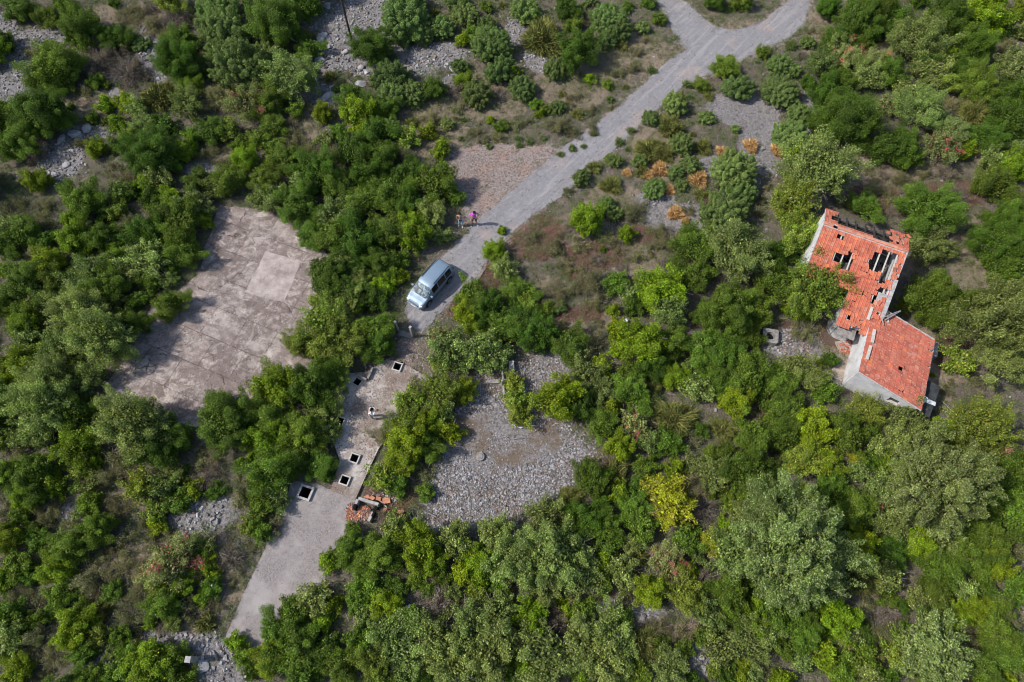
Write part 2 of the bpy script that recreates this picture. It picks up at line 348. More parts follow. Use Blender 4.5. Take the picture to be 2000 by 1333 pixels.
br.inputs['Color1'].default_value = (0, 0, 0, 1); br.inputs['Color2'].default_value = (1, 1, 1, 1); br.inputs['Mortar'].default_value = (.5, .5, .5, 1); m.l(wob.outputs[0], br.inputs['Vector'])
n1 = m.noise(.28, 6, .7); n2 = m.noise(1.3, 7, .75); n3 = m.noise(9, 5, .7); n4 = m.noise(40, 3, .6)
c = m.mix(m.ramp(br.outputs['Color'], (.1, 0.), (.9, 1.)), (.160, .122, .108), (.245, .195, .174))
c = m.mix(m.ramp(n2, (.38, .6), (.54, 0.)), c, (.115, .088, .078))
c = m.mix(m.ramp(m.math('ADD', m.math('MULTIPLY', n2, .55), m.math('MULTIPLY', n1, .5)), (.515, 0.), (.61, .7)), c, (.38, .33, .30))
# scattered pale grit along the joints and in drifts
vd = m.n('ShaderNodeTexVoronoi'); vd.inputs['Scale'].default_value = 9; m.l(m.pos(), vd.inputs['Vector'])
grit = m.math('MULTIPLY', m.ramp(vd.outputs['Distance'], (.16, 1.), (.26, 0.)), m.ramp(n2, (.4, .25), (.6, 1.)))
c = m.mix(m.math('MULTIPLY', grit, .8), c, (.56, .50, .46))
vs = m.n('ShaderNodeTexVoronoi'); vs.inputs['Scale'].default_value = 6; m.l(wob.outputs[0], vs.inputs['Vector'])
drift = m.math('MULTIPLY', m.ramp(m.noise(.55, 5, .7, dist=1.5), (.53, 0.), (.60, 1.)), m.ramp(n3, (.40, .2), (.62, 1.)))
c = m.mix(m.math('MULTIPLY', drift, .75), c, (.54, .47, .42))
vc = m.n('ShaderNodeTexVoronoi'); vc.feature = 'DISTANCE_TO_EDGE'; vc.inputs['Scale'].default_value = .17
w2 = m.n('ShaderNodeVectorMath'); w2.operation = 'ADD'; s2 = m.n('ShaderNodeVectorMath'); s2.operation = 'SCALE'; s2.inputs['Scale'].default_value = 1.6; m.l(nn.outputs['Color'], s2.inputs[0]); m.l(m.pos(), w2.inputs[0]); m.l(s2.outputs[0], w2.inputs[1]); m.l(w2.outputs[0], vc.inputs['Vector'])
crack = m.math('MULTIPLY', m.ramp(vc.outputs['Distance'], (.002, 1.), (.0065, 0.)), m.ramp(m.noise(.4, 3, .5), (.50, 0.), (.56, 1.)))
joint = m.math('MULTIPLY', br.outputs['Fac'], m.ramp(m.noise(.7, 4, .6), (.36, .25), (.5, 1.)))
stk = m.n('ShaderNodeMapping'); stk.inputs['Scale'].default_value = (.22, 1.0, 1); m.l(mp.outputs[0], stk.inputs[0]); c = m.mix(m.ramp(m.noise(1.3, 6, .7, stk.outputs[0]), (.50, 0.), (.62, .45)), c, (.12, .09, .08))
c = m.mix(m.math('MULTIPLY', joint, .8), c, (.075, .055, .045)); c = m.mix(crack, c, (.03, .022, .018))
c = m.mix(.5, c, m.mix(n4, (.55, .55, .55), (1.45, 1.45, 1.45)), 'MULTIPLY')
m.l(c, m.b.inputs['Base Color']); m.b.inputs['Roughness'].default_value = .9
m.bump(m.math('SUBTRACT', m.math('MULTIPLY', n4, .3), m.math('ADD', crack, joint)), .6, .04)
sheet('concrete_yard', W_YARD, .07, m.m, thick=.15, ragged=.25)
# the lighter patch cast later into the yard
PATCH = mat('pale_screed', (.36, .31, .285), .9, .35, 1.1, bump=.3, col2=(.24, .195, .178))
sheet('concrete_patch', gw([(520,492),(588,512),(556,592),(478,572)]), .078, PATCH, ragged=.12)
# platform over the cistern, with real openings
def sq(c, h, an):
    ca, sa = math.cos(an), math.sin(an); return [(c.x + x * ca - y * sa, c.y + x * sa + y * ca) for x, y in ((-h, -h), (h, -h), (h, h), (-h, h))]
PLATM = NT('platform_concrete'); m = PLATM
n1 = m.noise(.5, 6, .7); n2 = m.noise(2.5, 6, .75); n4 = m.noise(26, 4, .7)
c = m.ramp(n4, (.32, (.15, .12, .10)), (.5, (.29, .25, .22)), (.68, (.48, .43, .39)))
c = m.mix(m.ramp(n1, (.40, .75), (.50, 0.)), c, (.16, .118, .092)); c = m.mix(m.ramp(m.math('ADD', n1, m.math('MULTIPLY', m.math('SUBTRACT', n2, .5), .5)), (.52, 0.), (.62, .8)), c, (.47, .43, .41))
m.l(c, m.b.inputs['Base Color']); m.b.inputs['Roughness'].default_value = .92; m.bump(n4, .6, .03)
PZ = .22
wp = [G(x, y, PZ).to_2d()[:] for x, y in PLAT]
hp = [(i, h) for i, h in enumerate(HATCH) if i != 3]
sheet('platform', wp, PZ, m.m, holes=[sq(G(*h[0], PZ + h[3]), h[1] + .01, h[4]) for i, h in hp], thick=.4)
# ramp / service lane below it
m = NT('lane_concrete'); n1 = m.noise(.4, 5, .65); n2 = m.noise(3, 6, .75); n3 = m.noise(12, 4, .7); n4 = m.noise(45, 3, .6)
c = m.ramp(n4, (.3, (.175, .152, .148)), (.7, (.32, .288, .278)))
c = m.mix(m.ramp(n1, (.48, 0.), (.62, .5)), c, (.37, .34, .325))
sp_ = m.math('MULTIPLY', m.ramp(n3, (.49, 0.), (.58, 1.)), m.ramp(n1, (.40, .9), (.56, .05)))
c = m.mix(m.math('MULTIPLY', sp_, .8), c, (.09, .075, .07)); c = m.mix(m.ramp(n2, (.62, 0.), (.72, .5)), c, (.16, .14, .13))
m.l(c, m.b.inputs['Base Color']); m.b.inputs['Roughness'].default_value = .9; m.bump(n4, .4, .02)
sheet('service_lane', W_RAMP, .04, m.m, holes=[sq(G(*HATCH[3][0], .04 + HATCH[3][3]), HATCH[3][1] + .01, HATCH[3][4])], thick=.1, ragged=.10)
WATER = NT('cistern_water'); WATER.b.inputs['Base Color'].default_value = (.005, .008, .01, 1); WATER.b.inputs['Roughness'].default_value = .15
RIM = mat('hatch_rim_concrete', (.47, .445, .42), .85, .3, 6, bump=.4)
hl = ['square cistern opening with pale raised rim nearest the two gate posts', 'square cistern opening with pale raised rim in the middle of the narrow platform end',
      'square cistern opening with pale raised rim just above the start of the lower lane', 'largest square cistern opening with wide rim, at the upper left edge of the lower lane',
      'dark square opening without raised rim beside the low broken kerb wall', 'square cistern opening half hidden under the tree left of the man in white']
for i, (p, hs, rw, rh, an, bz) in enumerate(HATCH):
    c = G(*p, bz + rh); e = empty('cistern_hatch', (c.x, c.y, bz), an); tag(e, hl[i], 'hatch', 'openings of the underground cistern')
    o = hs + rw; mb = MB(); z0, z1 = -.02, rh
    for (x, y, dx, dy) in ((0, (hs + o) / 2, 2 * o, rw), (0, -(hs + o) / 2, 2 * o, rw), ((hs + o) / 2, 0, rw, 2 * hs), (-(hs + o) / 2, 0, rw, 2 * hs)):
        mb.box((x, y, (z0 + z1) / 2), (dx, dy, z1 - z0), jit=.006)
    bevel(mb.build('rim', RIM, e), .012)
    mb = MB(); h = hs - .003; zt, zb = rh - .02, -2.4
    mb.add([(-h, -h, zt), (h, -h, zt), (h, h, zt), (-h, h, zt), (-h, -h, zb), (h, -h, zb), (h, h, zb), (-h, h, zb)], [(0, 1, 5, 4), (1, 2, 6, 5), (2, 3, 7, 6), (3, 0, 4, 7)])
    mb.build('shaft', DARKC, e)
    mb = MB(); mb.add([(-h, -h, zb + .3), (h, -h, zb + .3), (h, h, zb + .3), (-h, h, zb + .3)], [(0, 1, 2, 3)]); mb.build('water', WATER.m, e)
# ------------------------------------------------------------------ the ruined house
TILE = mat('clay_tile', (.48, .148, .088), .85, .28, 2.2, bump=.3, col2=(.37, .112, .070), tint=True, fine=14)
TILEM = mat('lichen_clay_tile', (.44, .130, .084), .85, .25, 2.0, bump=.3, col2=(.34, .106, .072), tint=True, fine=14)
for tm_, amt in ((TILE, .12), (TILEM, .6)):
    k_ = tm_.node_tree; pb_ = k_.nodes['Principled BSDF']; src = pb_.inputs['Base Color'].links[0].from_socket
    tcn = k_.nodes.new('ShaderNodeTexCoord'); nz_ = k_.nodes.new('ShaderNodeTexNoise'); nz_.inputs['Scale'].default_value = 7.5; nz_.inputs['Detail'].default_value = 4; k_.links.new(tcn.outputs['Object'], nz_.inputs['Vector'])
    rp_ = k_.nodes.new('ShaderNodeValToRGB'); rp_.color_ramp.elements[0].position = .58; rp_.color_ramp.elements[1].position = .66; rp_.color_ramp.elements[0].color = (0, 0, 0, 1); rp_.color_ramp.elements[1].color = (amt, amt, amt, 1); k_.links.new(nz_.outputs['Fac'], rp_.inputs['Fac'])
    mx_ = k_.nodes.new('ShaderNodeMix'); mx_.data_type = 'RGBA'; mx_.inputs[7].default_value = (.50, .36, .31, 1); k_.links.new(rp_.outputs['Color'], mx_.inputs[0]); k_.links.new(src, mx_.inputs[6]); k_.links.new(mx_.outputs[2], pb_.inputs['Base Color'])
m = NT('old_plaster'); n1 = m.noise(.7, 6, .7); n2 = m.noise(5, 5, .7); n3 = m.noise(30, 3, .6)
mz = m.n('ShaderNodeMapping'); mz.inputs['Scale'].default_value = (1, 1, .35); m.l(m.pos(), mz.inputs[0]); ns = m.noise(3.0, 5, .7, mz.outputs[0])
c = m.mix(m.ramp(n1, (.42, 0.), (.6, .8)), (.60, .60, .61), (.44, .435, .43)); c = m.mix(m.ramp(ns, (.56, 0.), (.68, .6)), c, (.17, .165, .16)); c = m.mix(m.ramp(n2, (.58, 0.), (.68, .6)), c, (.27, .25, .23))
m.l(c, m.b.inputs['Base Color']); m.b.inputs['Roughness'].default_value = .9; m.bump(n3, .5, .02); PLASTER = m.m
m = NT('stained_plaster'); n1 = m.noise(.8, 6, .75, dist=1.2); n2 = m.noise(5, 5, .7)
c = m.ramp(n1, (.36, (.12, .12, .125)), (.5, (.30, .30, .30)), (.6, (.55, .55, .55))); c = m.mix(m.ramp(n2, (.55, 0.), (.7, .5)), c, (.12, .115, .11))
m.l(c, m.b.inputs['Base Color']); m.b.inputs['Roughness'].default_value = .9; m.bump(n2, .5, .03); STAIN = m.m
GREYP = mat('grey_plaster', (.56, .555, .57), .9, .22, 1.4, bump=.4, col2=(.46, .455, .475))  # even grey plaster of the gable wall
WOOD = mat('grey_timber', (.30, .28, .26), .9, .35, 9, bump=.5); DWOOD = mat('dark_timber', (.045, .04, .036), .9, .35, 9, bump=.5)
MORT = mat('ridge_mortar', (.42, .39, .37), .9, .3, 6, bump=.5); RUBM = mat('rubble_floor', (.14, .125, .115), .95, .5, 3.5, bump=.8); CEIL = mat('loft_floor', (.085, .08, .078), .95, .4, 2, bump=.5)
BOARD = mat('concrete_lintel', (.47, .44, .40), .9, .2, 6, bump=.4)

def tile_field(mb, O, U, Vv, N, u0, u1, v0, v1, skip, tw=.25, tl=.36, jit=.012, pal=.06, rng=None, holes=None):
    """interlocking clay tiles: each a two-channel pan, slightly tipped over the next"""
    nu = int(round((u1 - u0) / tw)); nv = int(round((v1 - v0) / tl)); tw = (u1 - u0) / nu; tl = (v1 - v0) / nv
    for j in range(nv):
        for i in range(nu):
            uc = u0 + (i + .5) * tw; vc = v0 + (j + .5) * tl; s = skip(uc, vc)
            if s == 1: continue
            an = rng.gauss(0, .018); du = rng.gauss(0, jit * .5); dv = rng.gauss(0, jit); lift = 0
            if s == 2: an = rng.gauss(0, .24); du = rng.gauss(0, .04); dv = rng.gauss(0, .055); lift = rng.uniform(.02, .09)
            ca, sa = math.cos(an), math.sin(an); L = tl * 1.08; w = tw * .985
            prof = [(-.5, .012), (-.42, .034), (-.30, .010), (-.06, .006), (0, .032), (.06, .006), (.34, .010), (.44, .040), (.5, .020)]
            b = rng.uniform(1 - pal, 1 + pal * .7); g = rng.uniform(.85, 1.18)
            col = (b, b * g, b * g)
            if rng.random() < .03: col = (b * .7, b * .8, b * .8)
            if rng.random() < .035: col = (b * 1.0, b * 1.5, b * 1.7)
            if rng.random() < .05: col = (b * 1.25, b * 1.25, b * .9)
            vs = []
            for k, (z0_) in enumerate((0, 1)):
                for px_, pz in prof:
                    x = px_ * w; y = (-.5 + z0_) * L; z = pz + (.004 if k == 0 else .046) + lift
                    X = uc + du + x * ca - y * sa; Y = vc + dv + x * sa + y * ca
                    vs.append(O + U * X + Vv * Y + N * z)
            n = len(prof); e = [vs[n + q] - N * .042 for q in range(n)]
            mb.add(vs + e, [(q, q + 1, n + q + 1, n + q) for q in range(n - 1)] + [(n + q, n + q + 1, 2 * n + q + 1, 2 * n + q) for q in range(n - 1)], 0, col)
def line_uv(frame, z_of, pts):
    """photo outline -> coordinates on a sloping roof plane"""
    O, u2, v2 = frame; out = []
    for px, py in pts:
        v = 3.0
        for _ in range(25):
            g = G(px, py, z_of(v)); d = Vector((g.x - O.x, g.y - O.y)); v = d.dot(v2)
        out.append((d.dot(u2), v))
    return out
def pin(u, v, poly):
    r = False; n = len(poly)
    for i in range(n):
        x1, y1 = poly[i]; x2, y2 = poly[(i + 1) % n]
        if (y1 > v) != (y2 > v) and u < (x2 - x1) * (v - y1) / (y2 - y1) + x1: r = not r
    return r
def near(u, v, poly, d=.28): return any(pin(u + a, v + b, poly) for a, b in ((d, 0), (-d, 0), (0, d), (0, -d)))
rng = random.Random(5)
AO = Vector((24.65, 31.06, 5.0)); an = R(-24); U2 = Vector((math.cos(an), math.sin(an))); V2 = Vector((math.cos(an - R(90)), math.sin(an - R(90))))
KS, KN = .348, .42
c1 = lambda L: [(1540 + x / 6.25, 390 + y / 6.25) for x, y in L]
c2_ = lambda L: [(1580 + x / 5.128, 560 + y / 5.128) for x, y in L]
zs = lambda v: 5.0 - KS * v; zn = lambda v: 5.0 + KN * v
frA = (AO, U2, V2)
H_S = [line_uv(frA, zs, c1(L)) for L in (
    [(600,430),(690,460),(680,495),(590,460)], [(735,580),(765,588),(750,615),(722,605)], [(780,600),(862,605),(852,650),(820,640),(790,625)], [(715,650),(765,662),(750,682),(712,668)],
    [(545,690),(600,645),(690,665),(775,690),(745,865),(690,860),(640,810),(590,770),(540,735)],
    [(925,760),(1000,715),(1060,635),(1170,625),(1330,675),(1315,740),(1290,800),(1270,900),(1180,1010),(1110,1005),(1150,900),(1085,875),(960,800)],
    [(1090,1085),(1235,1125),(1180,1215),(1110,1265),(1000,1245),(1060,1150)])]
H_S += [line_uv(frA, zs, c2_(L)) for L in ([(385,300),(415,305),(410,322),(388,318)], [(470,350),(505,345),(500,385),(475,380)], [(625,375),(655,385),(645,410),(622,400)], [(640,270),(700,250),(710,300),(660,300)])]
SLIP = [line_uv(frA, zs, c1(L)) for L in ([(900,780),(1150,870),(1150,1000),(900,960)], [(1240,700),(1400,740),(1330,980),(1210,1000)], [(1060,1020),(1240,1060),(1200,1110),(1040,1080)], [(690,560),(860,640),(800,700),(690,680)], [(930,1120),(1060,1130),(1000,1220),(900,1200)], [(1060,1190),(1190,1190),(1160,1280),(1060,1280)])]
SLIP += [line_uv(frA, zs, c2_(L)) for L in ([(600,250),(740,230),(700,360),(600,330)], [(430,350),(530,340),(520,440),(440,420)])]
H_N = [line_uv(frA, zn, c1([(520,195),(640,170),(760,230),(1000,300),(1180,370),(1250,500),(1320,560),(1180,520),(860,405),(640,310),(545,265)]))]
SL_N = [line_uv(frA, zn, c1([(1080,300),(1430,420),(1450,600),(1200,520)]))]
house = empty('ruined_house', (27.4, 27.4, 0)); tag(house, 'roofless abandoned white house wing with holed red tile roof and broken rafters', 'house')
house2 = empty('red_roofed_house', (28.6, 20.4, 0)); tag(house2, 'lower white plastered wing with whole single slope red tiled roof', 'house')
def UV(u, v, z): return Vector((AO.x + U2.x * u + V2.x * v, AO.y + U2.y * u + V2.y * v, z))
def child(o, root):
    o.parent = root; o.matrix_parent_inverse = Matrix.Translation(-Vector(root.location)); return o
U3 = Vector((U2.x, U2.y, 0)); NS = Vector((V2.x, V2.y, -KS)).normalized(); NSn = U3.cross(NS); NSn = NSn if NSn.z > 0 else -NSn
SQ = math.sqrt(1 + KS * KS); SQN = math.sqrt(1 + KN * KN)
def skS(u, vs_):
    v = vs_ / SQ
    if u < 3.55 and v > 4.15: return 1
    if u > 6.42 - .0 * v: return 1
    if v > 6.4 and 4.55 < u < 5.3 and (v > 6.75 or rng.random() < .6): return 1
    for h in H_S:
        if pin(u, v, h): return 1
    for h in SLIP:
        if pin(u, v, h): return 1 if rng.random() < .04 else 2
    return 2 if rng.random() < .012 else 0
mb = MB(); tile_field(mb, AO.copy(), U3, NS, NSn, 0, 6.5, .12, 6.95 * SQ, skS, rng=rng)
NN = Vector((-V2.x, -V2.y, -KN)).normalized(); NNn = NN.cross(U3); NNn = NNn if NNn.z > 0 else -NNn
def skN(u, vs_):
    v = -vs_ / SQN
    for h in H_N:
        if pin(u, v, h): return 1
    for h in SL_N:
        if pin(u, v, h): return 1 if rng.random() < .3 else 2
    return 2 if rng.random() < (.25 if v < -1.9 else .06) else 0
tile_field(mb, AO.copy(), U3, NN, NNn, 0, 6.6, .12, 2.2 * SQN, skN, rng=rng)
# ridge caps
for i in range(18):
    u = .15 + i * .36
    if rng.random() < .07: continue
    a = UV(u - .19, rng.gauss(0, .01), 5.03); b_ = UV(u + .19, rng.gauss(0, .01), 5.06); col = (rng.uniform(.8, 1.05),) * 3
    p = []
    for q in (a, b_):
        for k in range(7):
            t = math.pi * k / 6; p.append(q + Vector((V2.x, V2.y, 0)) * (-.13 * math.cos(t)) + Vector((0, 0, .09 * math.sin(t) - .02)))
    mb.add(p, [(k, k + 1, 8 + k, 7 + k) for k in range(6)], 0, (col[0] * 1.1, col[1] * 1.5, col[2] * 1.6))
roofA = mb.build('roof', TILE); child(roofA, house)
mb = MB()
for sgn in (-.16, .17):                                   # mortar bedding along the ridge
    pts = [UV(u, sgn + rng.gauss(0, .01), 5.0 - .035) for u in np.arange(0, 6.6, .3)]
    mb.tube(pts, [.045 + rng.uniform(-.015, .02) for _ in pts], 6)
pts = [UV(-.05, v, zs(v) + .03) for v in np.arange(0, 3.7, .3)]; mb.tube(pts, .06, 5)
pts = [UV(-.02, -v, zn(-v) + .03) for v in np.arange(0, 2.2, .3)]; mb.tube(pts, .05, 5)
pts = [UV(6.5, v, zs(v) + .02) for v in np.arange(0, 2.2, .3)]; mb.tube(pts, .06, 5)
o = mb.build('ridge_mortar', MORT); child(o, roofA)
# rafters and battens below the tiles
mb = MB()
def bar(mb, a, b, w, h, mi=0):
    d = (b - a); L = d.length; x = d.normalized(); y = Vector((0, 0, 1)).cross(x).normalized(); z = x.cross(y)
    mb.box((a + b) / 2, (L, w, h), Matrix((x, y, z)).transposed(), mi, jit=.006)
for u in np.arange(.35, 6.4, .62):
    bar(mb, UV(u, .1, zs(.1) - .12), UV(u, 3.5 if u < 3.6 else 6.7, zs(3.5 if u < 3.6 else 6.7) - .12), .09, .12)
o = mb.build('rafters', BOARD); child(o, roofA)
mb = MB()
for u in np.arange(.4, 6.5, .72):
    if 6.0 < u < 6.2: continue
    bar(mb, UV(u, -.1, zn(-.1) - .12), UV(u + rng.uniform(-.05, .05), -2.15, zn(-2.15) - .12 - rng.uniform(0, .1)), .10, .10)
for v in (-.55, -1.0, -1.45): bar(mb, UV(.3, v, zn(v) - .2), UV(6.4, v, zn(v) - .2), .05, .06)
o = mb.build('charred_rafters', DWOOD); child(o, roofA)
# walls of the main block and its extension
def wall(mb, a, b, z0, za, zb, t=.28):
    d = (b - a); d.z = 0; n = Vector((-d.y, d.x, 0)).normalized() * t / 2
    vs = [Vector((a.x, a.y, z0)) - n, Vector((b.x, b.y, z0)) - n, Vector((b.x, b.y, z0)) + n, Vector((a.x, a.y, z0)) + n,
          Vector((a.x, a.y, za)) - n, Vector((b.x, b.y, zb)) - n, Vector((b.x, b.y, zb)) + n, Vector((a.x, a.y, za)) + n]
    mb.add(vs, [(0, 1, 5, 4), (1, 2, 6, 5), (2, 3, 7, 6), (3, 0, 4, 7), (4, 5, 6, 7)])
mb = MB(); g = .14
wall(mb, UV(.16, -1.9, 0), UV(.16, -.02, 0), 0, zn(-1.9) - .1, 4.82); wall(mb, UV(.16, .02, 0), UV(.16, 3.4, 0), 0, 4.82, zs(3.4) - .12)
wall(mb, UV(6.36, -1.9, 0), UV(6.36, -.02, 0), 0, zn(-1.9) - .1, 4.8); wall(mb, UV(6.36, .02, 0), UV(6.36, 4.6, 0), 0, 4.8, zs(4.6) - .02)
wall(mb, UV(.32, 3.3, 0), UV(3.35, 3.3, 0), 0, zs(3.4) - .14, zs(3.4) - .14)
wall(mb, UV(6.36, 4.62, 0), UV(6.36, 6.3, 0), 0, zs(4.6) - .1, zs(6.3) - .02)
o = mb.build('wall', PLASTER); child(o, house)
mb = MB(); wall(mb, UV(.32, -1.78, 0), UV(6.2, -1.78, 0), 0, 3.9, 3.9); o = mb.build('rear_wall', mat('dark_stone', (.10, .095, .09), .95, .5, 4, bump=.8)); child(o, house)  # rear wall in mottled dark grey stone
# parapet strip on the right edge that shows pale where tiles have gone
mb = MB(); bar(mb, UV(6.44, 2.3, zs(2.3) + .03), UV(6.46, 5.35, zs(5.35) + .04), .30, .10); bar(mb, UV(5.95, 3.55, zs(3.55) - .02), UV(5.98, 5.0, zs(5.0) - .02), .75, .06)
o = mb.build('parapet', CONC); child(o, house)
# rounded stained wall of the extension with its doorway
mb = MB()
prof = [(3.72, 3.5), (3.70, 4.6), (3.68, 5.4), (3.78, 5.95), (4.05, 6.25), (4.5, 6.34), (5.18, 6.36)]
for i in range(len(prof) - 1):
    (u1, v1), (u2_, v2_) = prof[i], prof[i + 1]; z1, z2 = zs(v1) - .1, zs(v2_) - .1
    for q0, q1 in ((0, .5), (.5, 1)):
        f = lambda t: (u1 + (u2_ - u1) * t, v1 + (v2_ - v1) * t, z1 + (z2 - z1) * t)
        a_ = f(q0); b_ = f(q1); wall(mb, UV(a_[0], a_[1], 0), UV(b_[0], b_[1], 0), 0, a_[2], b_[2], .24)
o = mb.build('curved_wall', STAIN, smooth=False); child(o, house)
mb = MB(); mb.box(UV(5.22, 6.36, 1.15), (.10, .26, 2.3), an); mb.box(UV(6.05, 6.36, 1.15), (.10, .26, 2.3), an); mb.box(UV(5.63, 6.36, 2.33), (.96, .28, .12), an)
o = mb.build('door_frame', CONC_OLD); child(o, house)
mb = MB(); mb.box(UV(4.55, 7.0, 2.12), (1.35, .85, .09), an); o = mb.build('canopy', CONC_OLD); o.rotation_euler = (0, 0, 0); child(o, house)
# inside: loft floor, rubble
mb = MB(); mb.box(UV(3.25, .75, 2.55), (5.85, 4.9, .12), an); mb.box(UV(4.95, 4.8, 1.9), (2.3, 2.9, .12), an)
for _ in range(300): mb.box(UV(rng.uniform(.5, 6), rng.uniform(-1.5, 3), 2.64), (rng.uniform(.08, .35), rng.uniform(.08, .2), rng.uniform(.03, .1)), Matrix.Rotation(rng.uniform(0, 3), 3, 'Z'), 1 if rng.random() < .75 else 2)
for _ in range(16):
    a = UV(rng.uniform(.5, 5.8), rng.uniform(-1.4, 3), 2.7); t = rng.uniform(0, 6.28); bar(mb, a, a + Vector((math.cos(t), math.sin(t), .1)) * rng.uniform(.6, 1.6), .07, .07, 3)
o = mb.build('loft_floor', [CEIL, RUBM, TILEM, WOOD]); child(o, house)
# --- lower wing
B0 = Vector((25.8, 19.22, 0)); b1 = R(-31); E1 = Vector((math.cos(b1), math.sin(b1), 0)); b2 = R(66.6); E2 = Vector((math.cos(b2), math.sin(b2), 0))
zb_ = lambda a: 3.05 - .175 * a
def BP(a, b, z): return Vector((B0.x + E1.x * a + E2.x * b, B0.y + E1.y * a + E2.y * b, z))
EB = Vector((E1.x, E1.y, -.175)).normalized(); NB = EB.cross(E2); NB = NB if NB.z > 0 else -NB
mb = MB()
def skB(u, v):
    if v > 4.95 and rng.random() < .10: return 2
    for (a, b) in ((1.1, 5.5), (3.1, 2.1)):
        if abs(u - b) < .10 and abs(v - a) < .16: return 1
    return 2 if rng.random() < .008 else 0
O = BP(0, 0, 3.05); 
tile_field(mb, O, E2, EB, NB, -.12, 6.12, -.05, 5.22, skB, tw=.235, tl=.40, rng=rng)
roofB = mb.build('roof', TILEM); child(roofB, house2)
for (s0, s1, bb) in ((0, 5.15, -.14), (0, 5.2, 6.13)):
    mb = MB(); pts = [BP(a, bb + rng.gauss(0, .008), zb_(a) + .045) for a in np.arange(s0, s1, .3)]; mb.tube(pts, [.055 + rng.uniform(-.012, .012) for _ in pts], 6); o = mb.build('verge_mortar', MORT); child(o, roofB)
mb = MB()
for a0 in np.arange(.15, 6.0, .33):
    if rng.random() < .8: bar(mb, BP(5.20, a0, zb_(5.2) - .06), BP(5.20, a0 + .29, zb_(5.2) - .06), .10, .05)
o = mb.build('eave_blocks', mat('cream_block', (.50, .42, .34), .9, .2, 5)); child(o, roofB)
mb = MB(); t = .24
wall(mb, BP(.12, .26, 0), BP(.12, 4.6, 0), 0, 2.98, 2.98)
o = mb.build('wall', PLASTER); child(o, house2)
# gable wall with its window opening
def wallh(mb, a0, a1, z0, zt0, zt1, mi=0): wall(mb, BP(a0, .12, 0), BP(a1, .12, 0), z0, zt0, zt1, .24)
mb = MB(); w0, w1, wz0, wz1 = 3.05, 3.85, 1.05, 1.75
wallh(mb, .0, w0, 0, zb_(0) - .06, zb_(w0) - .06); wallh(mb, w1, 4.95, 0, zb_(w1) - .06, zb_(4.95) - .06)
wallh(mb, w0, w1, 0, wz0, wz0); 
a_, b_ = BP(w0, .12, 0), BP(w1, .12, 0); wall(mb, a_, b_, wz1, zb_(w0) - .06, zb_(w1) - .06, .24)
gab = mb.build('gable_wall', GREYP); child(gab, house2); gab['label'] = 'grey plastered gable wall with one small window hole'
mb = MB(); mb.box(BP((w0 + w1) / 2, .10, wz0 + .02), (w1 - w0 + .1, .32, .05), b1); o = mb.build('window_sill', BOARD); child(o, house2)
mb = MB(); mb.box(BP((w0 + w1) / 2, .22, (wz0 + wz1) / 2), (w1 - w0 - .02, .03, wz1 - wz0 - .02), b1); o = mb.build('window', mat('dirty_green_pane', (.035, .05, .04), .3, .4, 4)); child(o, house2)
mb = MB(); wall(mb, BP(4.88, .3, 0), BP(4.88, 5.7, 0), 0, zb_(4.88) - .08, zb_(4.88) - .08); wall(mb, BP(.3, 5.9, 0), BP(4.8, 5.9, 0), 0, zb_(.3) - .08, zb_(4.8) - .08)
o = mb.build('back_wall', STAIN); child(o, house2)
# lintels and timbers lying on the roofs
def beam(name, a, b, w, h, m_, label, cat, group=None):
    mb = MB(); d = b - a; bar(mb, Vector((0, 0, 0)) - d / 2, d / 2, w, h); o = bevel(mb.build(name, m_), .008, 1); o.location = (a + b) / 2; return tag(o, label, cat, group)
def onA(px, py, up=.1):
    (u, v), = line_uv(frA, zs, [(px, py)]); return UV(u, v, zs(v) + up)
def onB(px, py, up=.1):
    a = 1.0
    for _ in range(20): g = G(px, py, zb_(a)); d = g - B0; det = E1.x * E2.y - E1.y * E2.x; a = (d.x * E2.y - d.y * E2.x) / det; b = (E1.x * d.y - E1.y * d.x) / det
    return BP(a, b, zb_(a) + up)
q = lambda x, y: (1580 + x / 5.128, 560 + y / 5.128)
gl = 'concrete lintels lying on the red roofs'
beam('lintel', onA(*q(625,212), .13), onA(*q(580,340), .13), .22, .12, BOARD, 'pale concrete lintel lying on the holed upper roof near its lower end', 'lintel', gl)
beam('lintel', onB(*q(650,437)), onB(*q(625,568)), .22, .12, BOARD, 'upper of two pale lintels lying along the left edge of the lower roof', 'lintel', gl)
beam('lintel', onB(*q(612,600)), onB(*q(572,735)), .22, .12, BOARD, 'lower of two pale lintels lying along the left edge of the lower roof', 'lintel', gl)
beam('lintel', onB(*q(765,222), .12), onB(*q(785,370), .12), .16, .10, BOARD, 'narrow grey lintel under the crossed timbers where the two roofs meet', 'lintel', gl)
beam('roof_timber', onB(*q(745,350), .25), onB(*q(895,262), .3), .11, .10, WOOD, 'longest grey timber pointing right across the top corner of the lower roof', 'timber', 'loose timbers where the two roofs meet')
beam('roof_timber', onB(*q(715,335), .38), onB(*q(860,275), .36), .07, .08, WOOD, 'thinner grey timber just above the longest one at the roof junction', 'timber', 'loose timbers where the two roofs meet')
beam('roof_timber', onB(*q(705,320), .3), onB(*q(735,400), .2), .07, .07, WOOD, 'short splintered timber standing at the valley between the two roofs', 'timber', 'loose timbers where the two roofs meet')
